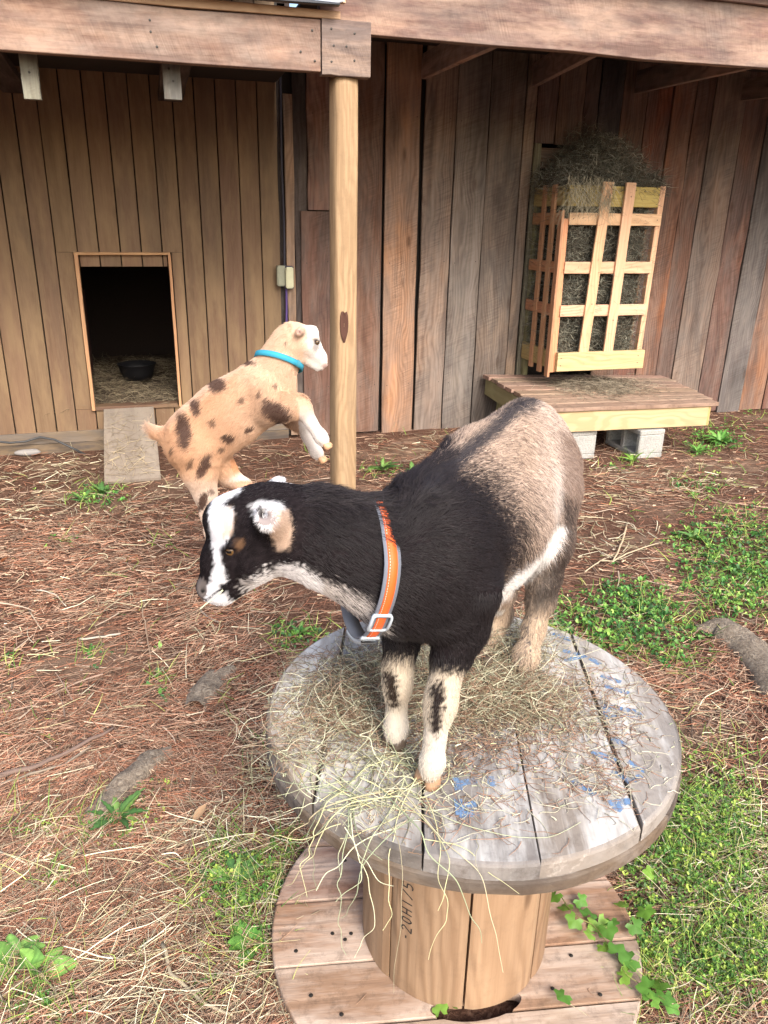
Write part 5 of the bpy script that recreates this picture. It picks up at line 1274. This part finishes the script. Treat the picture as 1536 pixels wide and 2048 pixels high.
def ground_cover():
    def keepoff(P):
        q = np.hypot(P[:, 0]-SX, P[:, 1]-SY) > RF-.01
        n_ = P@ND; s_ = P@WD; q &= n_ < 5.12; q &= ~((s_ > -.36) & (s_ < 0.02) & (n_ > 4.42)); return q
    def lay(name, n, l0, l1, cols, r0, r1, zf, label, cat, lift, flat=.10, curl=.16, k=4, w=None, v=.22):
        x, y, P = screen_pts(n); m = (rng.uniform(0, 1, n) < zf(x, y, P)) & keepoff(P); x, y, P = x[m], y[m], P[m]; n = len(P)
        dist = np.linalg.norm(P-O, axis=1)
        P[:, 2] = gz(P[:, 0], P[:, 1])+.004+lift*rng.uniform(0, 1, n)**1.5
        an = 2.6*noise3(P, 2.2, 91, 2)+rng.normal(0, .7, n)+(rng.uniform(0, 1, n) < .42)*rng.uniform(0, 3.1, n)
        Z = strand(P, l0, l1, flat, n, k, curl, 0, an); Z[:, :, 2] = np.maximum(Z[:, :, 2], gz(Z[:, :, 0].ravel(), Z[:, :, 1].ravel()).reshape(n, k)+.0025)
        sh = np.clip(dist/1.9, .8, 2.0)
        o = curves(name, Z, rng.uniform(r0, r1, n)*sh, pal(n, cols, v, w)*(1+.30*noise3(P, 6, 95)+.22*noise3(P, 21, 96, 2))[:, None].clip(.35, 1.6), M_STRAW, None, .5); tag(o, label, cat, kind='stuff')
    soil = lambda P: sstep(-.5, .3, noise3(P, 1.9, 41))*(.55+.45*sstep(-.3, .3, noise3(P, 7, 42)))*(1-.85*np.exp(-(((P[:, 0]+1.05)/.45)**2+((P[:, 1]-2.35)/.28)**2)))*(1-.8*np.exp(-(((P[:, 0]-1.0)/.35)**2+((P[:, 1]-3.2)/.25)**2)))
    lay('pine_straw', 190000, .04, .11, [(178, 138, 114), (154, 108, 86), (200, 168, 142), (124, 94, 78), (168, 114, 88), (106, 86, 72), (156, 134, 114)], .00045, .00075,
        lambda x, y, P: (.16+.84*soil(P))*(1-.6*zone(x, y, GREEN))*(1-.35*zone(x, y, DRY))*np.where(P@ND > 3.9, .55, 1), 'fallen reddish pine needles carpeting the pen floor', 'pine straw', .016, .10, .07)
    lay('dry_grass', 52000, .04, .16, [(196, 186, 154), (168, 158, 132), (216, 208, 180), (142, 128, 106), (180, 172, 132), (150, 120, 98)], .0006, .0013,
        lambda x, y, P: np.where((y > 1650) & (x < 620), .12, .02)+.62*zone(x, y, DRY)*(.35+.65*sstep(-.3, .4, noise3(P, 4, 93))), 'pale dry grass stems and hay littered over the ground', 'dry grass', .025, .14, .16, 5)
    lay('mulch_straw', 11000, .05, .2, [(120, 100, 88), (146, 122, 104), (96, 76, 66), (170, 150, 126)], .0006, .0012,
        lambda x, y, P: np.where(P@ND > 3.4, .8, .0), 'brown trodden straw along the foot of the shed walls', 'straw', .02, .1, .2, 5)
    lay('bark_bits', 16000, .008, .03, [(196, 164, 136), (150, 118, 96), (110, 84, 70), (214, 190, 160), (84, 66, 56)], .0009, .0024,
        lambda x, y, P: .25+.4*sstep(-.2, .5, noise3(P, 5, 97)), 'short crumbs of bark, broken twig and dry leaf in the litter', 'bark litter', .018, .1, .1, 3)
    lay('twigs', 1500, .06, .20, [(150, 128, 112), (118, 96, 82), (176, 156, 136)], .0011, .0022,
        lambda x, y, P: np.full(len(x), .35), 'thin broken twigs lying among the pine needles', 'twigs', .022, .06, .12, 6)
    # grass blades
    x, y, P = screen_pts(60000); m = (rng.uniform(0, 1, len(x)) < zone(x, y, GREEN)*.55+.012) & keepoff(P); P = P[m]; n = len(P); P[:, 2] = gz(P[:, 0], P[:, 1])
    cl = noise3(P, 7, 44) ; P = P[cl > -.25]; n = len(P)
    Z = strand(P, .03, .11, .35, n, 4, .22, .75); sh = np.clip(np.linalg.norm(P-O, axis=1)/1.9, .8, 2)
    o = curves('grass', Z, rng.uniform(.0008, .0015, n)*sh, pal(n, [(120, 150, 66), (96, 134, 58), (150, 170, 84), (176, 180, 110), (80, 116, 52)], .2), M_STRAW, None, .2)
    tag(o, 'short green grass blades growing through the litter', 'grass', kind='stuff')
    # clover and chickweed leaflets
    x, y, P = screen_pts(110000); z = zone(x, y, GREEN); m = (rng.uniform(0, 1, len(x)) < z**1.5*1.1+.006) & keepoff(P) & ((noise3(P, 6, 47)+z*1.0+rng.normal(0, .35, len(x)) > .42) | (rng.uniform(0, 1, len(x)) < .004)); x, y, P = x[m], y[m], P[m]; n = len(P)
    P[:, 2] = gz(P[:, 0], P[:, 1])+.006+.04*rng.uniform(0, 1, n)*z[m]
    big = np.where(y < 1400, 1.35, .62); sz = rng.uniform(.004, .013, n)*big
    V = []; col = []; T = []
    ang = rng.uniform(0, 6.28, n); tl = rng.normal(0, .55, (n, 2)); cols = pal(n, [(92, 146, 66), (70, 124, 58), (120, 168, 78), (146, 184, 88), (74, 114, 68)], .25); yl_ = (y > 1450)[:, None]; cols = np.where(yl_, cols*np.array([1.45, 1.15, 1.0]), cols)
    lc = np.array([(0, 0), (.45, .36), (.95, .34), (1.08, 0), (.95, -.34), (.45, -.36)])
    VV = []; CC = []; TT = []; b = 0
    for l in range(3):
        a = ang+l*2.094; e = np.stack([np.cos(a), np.sin(a), tl[:, 0]+rng.normal(0, .2, n)], 1); f = np.stack([-np.sin(a), np.cos(a), tl[:, 1]+rng.normal(0, .2, n)], 1)
        pts = P[:, None, :]+sz[:, None, None]*(lc[None, :, :1]*e[:, None, :]+lc[None, :, 1:]*f[:, None, :]); pts[:, 3, 2] -= sz*.15
        pts[:, [1, 2, 4, 5], 2] += (sz*.14)[:, None]
        VV.append(pts.reshape(-1, 3)); CC.append(np.repeat(cols*(1+.08*l), 6, 0)); i0 = b+6*np.arange(n)
        TT += [np.stack([i0, i0+1, i0+2, i0+3], 1), np.stack([i0, i0+3, i0+4, i0+5], 1)]; b += 6*n
    o = link('clover', npmesh('clover', np.concatenate(VV), np.concatenate(TT), np.concatenate(CC)), M_LEAF); tag(o, 'low green clover and chickweed leaves in patches', 'ground cover', kind='stuff')
    print('leaflets', n)
    # pebbles and wood chips
    n = 420; x, y, P = screen_pts(n); m = keepoff(P); P = P[m]; n = len(P); V = []; Fc = []; Cc = []
    ic = np.array([(1, 0, 0), (0, 1, 0), (-1, 0, 0), (0, -1, 0), (0, 0, 1), (0, 0, -1)], float); fc = [(0, 1, 4), (1, 2, 4), (2, 3, 4), (3, 0, 4), (1, 0, 5), (2, 1, 5), (3, 2, 5), (0, 3, 5)]
    for p in P:
        s = random.uniform(.004, .013); q = ic*(1+rng.normal(0, .25, (6, 3)))*s*np.array([1, random.uniform(.5, 1), .4]); a = random.uniform(0, 6.28); R2 = np.array([[math.cos(a), -math.sin(a), 0], [math.sin(a), math.cos(a), 0], [0, 0, 1]])
        b = len(V); V += list(q@R2.T+[p[0], p[1], gz(p[0], p[1])+.006]); Fc += [tuple(b+i for i in f) for f in fc]; Cc += [random.choice([lin(190, 170, 150), lin(160, 140, 125), lin(205, 160, 120)])]*6
    o = link('wood_chips', npmesh('wood_chips', np.array(V), np.array(Fc), np.array(Cc)), attrmat('chips', .9, .2)); tag(o, 'small stones and bark chips scattered over the pen floor', 'gravel', kind='stuff')
ground_cover()

# ------------------------------------------------------------------ leafy weeds, each its own plant
def leaf_mesh(L, W, lobes, fold=.18, droop=.25, nseg=15):
    V = []; Fc = []
    for i in range(nseg+1):
        t = i/nseg; w = W*math.sin(math.pi*min(1, t*.93+.05))**.7*(1-.35*t)+.0006
        if lobes: w *= 1+.5*(((t*lobes) % 1.0)-.5)*2*(.4+.6*t)
        z = L*(.35*t-droop*t*t*1.6)
        V += [(L*t, -w, z+w*fold), (L*t, 0, z), (L*t, w, z+w*fold)]
    for i in range(nseg):
        b = 3*i; Fc += [(b, b+3, b+4, b+1), (b+1, b+4, b+5, b+2)]
    return V, Fc
def weed(px, py, label, kind, n, L, cols, group=None):
    p = onz(px, py); p[2] = gz(p[0], p[1])
    t = thing(kind, label, 'weed', tuple(p), random.uniform(0, 6), group)
    for i in range(n):
        l = L*random.uniform(.65, 1.1); V, Fc = leaf_mesh(l, l*random.uniform(.12, .18) if kind != 'broadleaf_weed' else l*.36, 4.7 if kind == 'dandelion' else 0, droop=random.uniform(.1, .35))
        c = lin(*random.choice(cols)); me = npmesh('leaf', np.array(V), np.array(Fc), np.array([np.array(c)*random.uniform(.8, 1.2)*(1.5 if q % 3 == 1 else random.uniform(.7, 1.05)) for q in range(len(V))]), True)
        o = link('leaf', me, M_LEAF, t); a = i*2.399+random.uniform(-.3, .3); el = random.uniform(.1, .75)
        o.rotation_euler = (random.uniform(-.3, .3), -el, a); o.location = (0, 0, .006)
gcols = [(98, 138, 74), (80, 120, 66), (122, 156, 84)]
weed(235, 1640, 'toothed dark green dandelion rosette left of the spool among pine needles', 'dandelion', 12, .095, gcols)
weed(205, 990, 'small leafy weed at the foot of the plywood ramp', 'dandelion', 12, .11, gcols)
weed(165, 1005, 'second leafy weed just left of the one at the foot of the ramp', 'dandelion', 9, .09, gcols)
weed(765, 940, 'leafy weed right of the support post near the board wall', 'dandelion', 12, .13, gcols)
weed(825, 945, 'low weed between the support post and the goat back', 'dandelion', 8, .10, gcols)
weed(30, 1925, 'broad light green leaves at the lower left corner of the picture', 'broadleaf_weed', 6, .075, [(134, 176, 88), (116, 160, 80)])
weed(85, 1950, 'two large pale green oval leaves right of the corner weed', 'broadleaf_weed', 4, .07, [(140, 184, 92), (120, 166, 84)])
weed(500, 1900, 'leafy weed beside the left edge of the spool base', 'broadleaf_weed', 7, .06, [(96, 150, 66), (110, 160, 76)])
weed(470, 1770, 'dark green weed left of the spool drum', 'dandelion', 14, .08, gcols)
weed(1440, 885, 'bright green bushy weed right of the concrete block', 'bushy_weed', 26, .13, [(120, 170, 84), (96, 150, 70)])
weed(1395, 905, 'smaller bright green weed touching the concrete block', 'bushy_weed', 16, .10, [(120, 170, 84), (96, 150, 70)])
weed(1265, 925, 'yellow green sprig in front of the concrete block', 'bushy_weed', 9, .09, [(140, 176, 80), (120, 160, 70)])
weed(1390, 1080, 'leafy weed at the left edge of the right hand green patch', 'dandelion', 12, .09, gcols)
weed(1240, 1560, 'small weed under the right rim of the spool', 'dandelion', 6, .05, gcols)
weed(600, 1270, 'green seedling in needles left of the spool top', 'bushy_weed', 8, .06, gcols)
def vine():
    t = thing('creeping_vine', 'creeping vine with lobed leaves over the right side of the spool base', 'vine', (0, 0, 0))
    path = [(1120, 1790), (1150, 1830), (1185, 1850), (1210, 1880), (1235, 1915), (1250, 1945), (1290, 1975), (1330, 2000)]
    P = np.array([onz(x, y, .045+.01*(i % 2)) for i, (x, y) in enumerate(path)])
    c = curves('stem', P[None], [.0012], np.array([lin(120, 120, 70)]), M_STRAW, t, .6)
    sp = [(1110, 1790), (1132, 1812), (1160, 1800), (1150, 1840), (1178, 1828), (1182, 1868), (1196, 1845), (1214, 1858), (1222, 1842), (1206, 1892), (1236, 1905), (1248, 1930), (1262, 1918), (1246, 1952),
          (1296, 1976), (1318, 1965), (1330, 1990), (1306, 2000), (1344, 2010), (1128, 1990), (900, 2010), (880, 2020), (1290, 1820), (1268, 1850), (1246, 1806), (1300, 1745)]
    for (x, y) in sp:
        s = random.uniform(.014, .023); K = 14; V = [(0, 0, 0)]; Fc = []
        for k in range(K+1):
            a = -2.6+5.2*k/K; r = s*(1+.22*math.cos(a*5))*(1.0 if abs(a) < 2.4 else .6); V.append((r*math.cos(a), r*math.sin(a), .12*s*math.cos(a*5)-.15*r*r/s))
        for k in range(K): Fc.append((0, k+1, k+2))
        cc_ = np.array(lin(*random.choice([(110, 156, 60), (130, 170, 70), (92, 140, 56)])))
        o = link('leaf', npmesh('leaf', np.array(V), np.array(Fc), np.tile(cc_*random.uniform(.85, 1.2), (len(V), 1)), True), M_LEAF, t)
        o.location = tuple(onz(x, y, random.uniform(.04, .065) if x > 950 else .04)); o.rotation_euler = (random.uniform(-.5, .5), random.uniform(-.5, .5), random.uniform(0, 6.28))
vine()

# ------------------------------------------------------------------ sticks, roots, stone
def tube(name, pts, rads, col, mat, parent=None, K=8, knob=.12):
    V = []; Fc = []; pts = [Vector(p) for p in pts]
    for i, p in enumerate(pts):
        d = (pts[min(i+1, len(pts)-1)]-pts[max(i-1, 0)]).normalized(); X = d.cross(Vector((0, 0, 1))).normalized(); Y = X.cross(d)
        for k in range(K):
            a = k*2*math.pi/K; r = rads[i]*(1+random.uniform(-knob, knob)); V.append(p+X*math.cos(a)*r+Y*math.sin(a)*r)
    for i in range(len(pts)-1):
        for k in range(K): Fc.append((i*K+k, i*K+(k+1) % K, (i+1)*K+(k+1) % K, (i+1)*K+k))
    Fc.append(tuple(range(K-1, -1, -1))); n = len(pts)-1; Fc.append(tuple(range(n*K, n*K+K)))
    V = np.array([tuple(v) for v in V]); c = np.tile(col, (len(V), 1))
    return link(name, npmesh2(name, V, Fc, c), mat, parent)
def npmesh2(name, V, Fc, col):
    me = mesh(name, V, Fc, True); a = me.attributes.new('col', 'FLOAT_COLOR', 'POINT'); c = np.ones((len(V), 4), np.float32); c[:, :3] = col; a.data.foreach_set('color', c.ravel()); return me
def stick(pxs, r0, r1, col, label, z=.012, name='stick'):
    q = []
    for i in range(len(pxs)-1):
        a, b = pxs[i], pxs[i+1]
        for t in np.linspace(0, 1, 5)[:(4 if i < len(pxs)-2 else 5)]: q.append((a[0]+(b[0]-a[0])*t, a[1]+(b[1]-a[1])*t))
    P = []
    for i, (x, y) in enumerate(q):
        p = onz(x, y, 0); p[2] = gz(p[0], p[1])+z+random.uniform(0, .004)+max(r0, r1); P.append(p+rng.normal(0, .0015, 3))
    o = tube(name, P, np.linspace(r0, r1, len(P)), lin(*col), M_TWIG); tag(o, label, name.replace('_', ' ')); return o
stick([(-60, 1575), (60, 1545), (140, 1510), (228, 1462)], .008, .005, (126, 106, 96), 'long grey brown stick lying at the left edge of the picture')
stick([(-40, 1590), (40, 1562), (130, 1535), (180, 1500)], .004, .003, (150, 136, 120), 'thinner pale stick alongside the long one at the left edge')
stick([(160, 1285), (200, 1282), (243, 1275)], .0045, .0035, (186, 176, 160), 'short pale stick left of the grazing goat\'s muzzle')
stick([(108, 1231), (165, 1222), (215, 1213), (260, 1226)], .0035, .002, (136, 110, 94), 'thin crooked brown twig in the needles at left')
stick([(60, 1226), (84, 1264)], .003, .002, (190, 170, 146), 'short upright looking twig left of the crooked one')
stick([(284, 1220), (292, 1260), (302, 1325)], .003, .002, (170, 146, 124), 'twig pointing toward the camera in the needles')
stick([(74, 1186), (110, 1192), (132, 1218)], .003, .0018, (196, 186, 170), 'bent whitish twig near the left edge')
stick([(400, 1225), (430, 1250), (438, 1252)], .004, .0025, (150, 134, 120), 'grey twig just below the goat\'s mouth')
stick([(1225, 1127), (1240, 1100), (1254, 1052)], .004, .005, (196, 176, 146), 'pale peeled stick right of the goat, long arm')
stick([(1198, 1126), (1225, 1127), (1262, 1108), (1318, 1090)], .004, .003, (190, 172, 144), 'pale peeled stick crossing the long arm right of the goat')
stick([(1170, 1148), (1200, 1126), (1232, 1110)], .003, .002, (196, 178, 150), 'thin curved twig right of the goat\'s hind leg')
stick([(1375, 1590), (1450, 1612), (1560, 1662)], .003, .003, (150, 138, 130), 'long thin grey twig across the grass at the right edge')
stick([(1378, 1400), (1384, 1480), (1430, 1560), (1480, 1640), (1530, 1720)], .0018, .0012, (100, 84, 74), 'thin dark bending stem right of the spool rim')
stick([(1366, 1880), (1388, 1800), (1440, 1755)], .003, .002, (214, 206, 176), 'curved pale straw stem in the green patch at lower right')
stick([(1300, 1870), (1350, 1880), (1372, 1870)], .0025, .0018, (206, 200, 172), 'short pale stem left of the curved straw stem')
stick([(1470, 1780), (1466, 1830), (1480, 1870)], .003, .002, (150, 140, 130), 'grey bent twig at the right of the lower green patch')
stick([(325, 1900), (345, 1960), (400, 2010), (470, 2040)], .0045, .003, (180, 166, 140), 'arching grey stem in the dry grass at lower left')
stick([(0, 1712), (60, 1738), (110, 1728)], .0028, .002, (206, 196, 168), 'pale straw stem at the left edge')
stick([(1130, 1010), (1180, 1030), (1230, 1020)], .003, .002, (190, 170, 150), 'short pale twig behind the goat at right')
stick([(1390, 985), (1450, 1010), (1536, 1020)], .004, .003, (180, 150, 130), 'reddish pale stick near the weeds at right')
def root(pxs, rs, label, col):
    q = np.array(pxs, float); m = 28; tt = np.linspace(0, len(q)-1, m); X_ = np.interp(tt, range(len(q)), q[:, 0]); Y_ = np.interp(tt, range(len(q)), q[:, 1]); R_ = np.interp(tt, range(len(q)), rs)
    P = [onz(x, y) for x, y in zip(X_, Y_)]; K = 22; V = []; Fc = []
    for i, pt in enumerate(P):
        d = P[min(i+1, m-1)]-P[max(i-1, 0)]; d[2] = 0; d /= np.linalg.norm(d); s_ = np.array([-d[1], d[0], 0])
        for k in range(K):
            a = k*2*math.pi/K; v = pt+(s_*math.cos(a)*1.25+np.array([0, 0, math.sin(a)*.95]))*R_[i]; V.append(v+np.array([0, 0, -.15*R_[i]]))
    for i in range(m-1):
        for k in range(K): Fc.append((i*K+k, i*K+(k+1) % K, (i+1)*K+(k+1) % K, (i+1)*K+k))
    V = np.array(V); V += (noise3(V, 38, 71, 3)*.012)[:, None]*np.array([.6, .6, 1]); V[:, 2] += noise3(V, 110, 72, 2)*.0025
    o = link('tree_root', npmesh2('tree_root', V, Fc, np.tile(lin(*col), (len(V), 1))), M_ROOT); tag(o, label, 'tree root'); return o
M_ROOT, n, p = newmat('bark_root'); tc = n.nodes.new('ShaderNodeTexCoord'); f = noise(n, tc.outputs['Object'], 55, 6, .75, 1.5)
n.links.new(ramp(n, f, [(.3, (.07, .05, .04)), (.5, (.24, .19, .14)), (.7, (.42, .36, .28))]), p.inputs['Base Color']); p.inputs['Roughness'].default_value = .9; bump(n, p, f, 1, .01)
root([(1390, 1255), (1440, 1262), (1490, 1290), (1525, 1330), (1570, 1400)], [.020, .058, .064, .058, .062], 'grey rough tree root emerging at the right edge', (120, 104, 88))
root([(388, 1418), (405, 1390), (430, 1360), (462, 1340)], [.028, .042, .038, .016], 'mottled tree root in the needles left of the spool', (140, 124, 90))
root([(150, 1675), (195, 1625), (250, 1570), (300, 1520), (345, 1500)], [.014, .028, .032, .030, .014], 'thin grey root running diagonally at lower left', (120, 110, 100))
def stone():
    F2 = Field((-.12, -.06, -.04), (.12, .06, .05), .006); F2.ell((0, 0, 0), (.085, .028, .022), None, .01); F2.ell((.04, .0, .004), (.03, .024, .018), None, .01)
    V, Q = F2.mesh(); o = link('stone', npmesh('stone', V, Q, None, True), plain('pale_stone', (.30, .28, .27), .9)); p = onz(62, 905); o.location = (p[0], p[1]-.05, .015); o.rotation_euler = (0, 0, .2)
    tag(o, 'long pale stone lying against the foot of the siding wall', 'stone')
    pts = [SW(s, 5.12-.03*math.sin(k), .11+.02*math.sin(k*1.3)-.10*max(0, k-5)/3) for k, s in enumerate(np.linspace(-1.2, -.48, 9))]
    tag(tube('black_hose', [tuple(q) for q in pts], [.007]*9, (.03, .03, .035), plain('hose_rubber', (.04, .042, .045), .5), None, 10, 0), 'thin dark hose lying along the sill of the siding wall', 'hose')
stone()
def leaves():
    for (x, y, s, c, lab) in ((5, 1130, .03, (214, 140, 96), 'curled orange dead leaf at the left edge'), (420, 1312, .028, (216, 160, 116), 'tan dead leaf left of the spool'), (975, 1000, .0, 0, ''), (1350, 1248, .03, (220, 140, 80), 'orange dead leaf right of the spool'), (120, 1995 and 1020, .03, (190, 150, 120), 'brown dead leaf below the ramp'), (388, 1648, .028, (196, 160, 124), 'square tan bark chip beside the dandelion')):
        if not s: continue
        p = onz(x, y); V, Fc = leaf_mesh(s*1.5, s*.5, 0, .5, -.1, 6); o = link('dead_leaf', npmesh('dead_leaf', np.array(V), np.array(Fc), np.tile(lin(*c), (len(V), 1)), True), M_LEAF)
        o.location = (p[0], p[1], gz(p[0], p[1])+.018); o.rotation_euler = (random.uniform(-.3, .3), random.uniform(-.3, .3), random.uniform(0, 6)); tag(o, lab, 'dead leaf')
leaves()
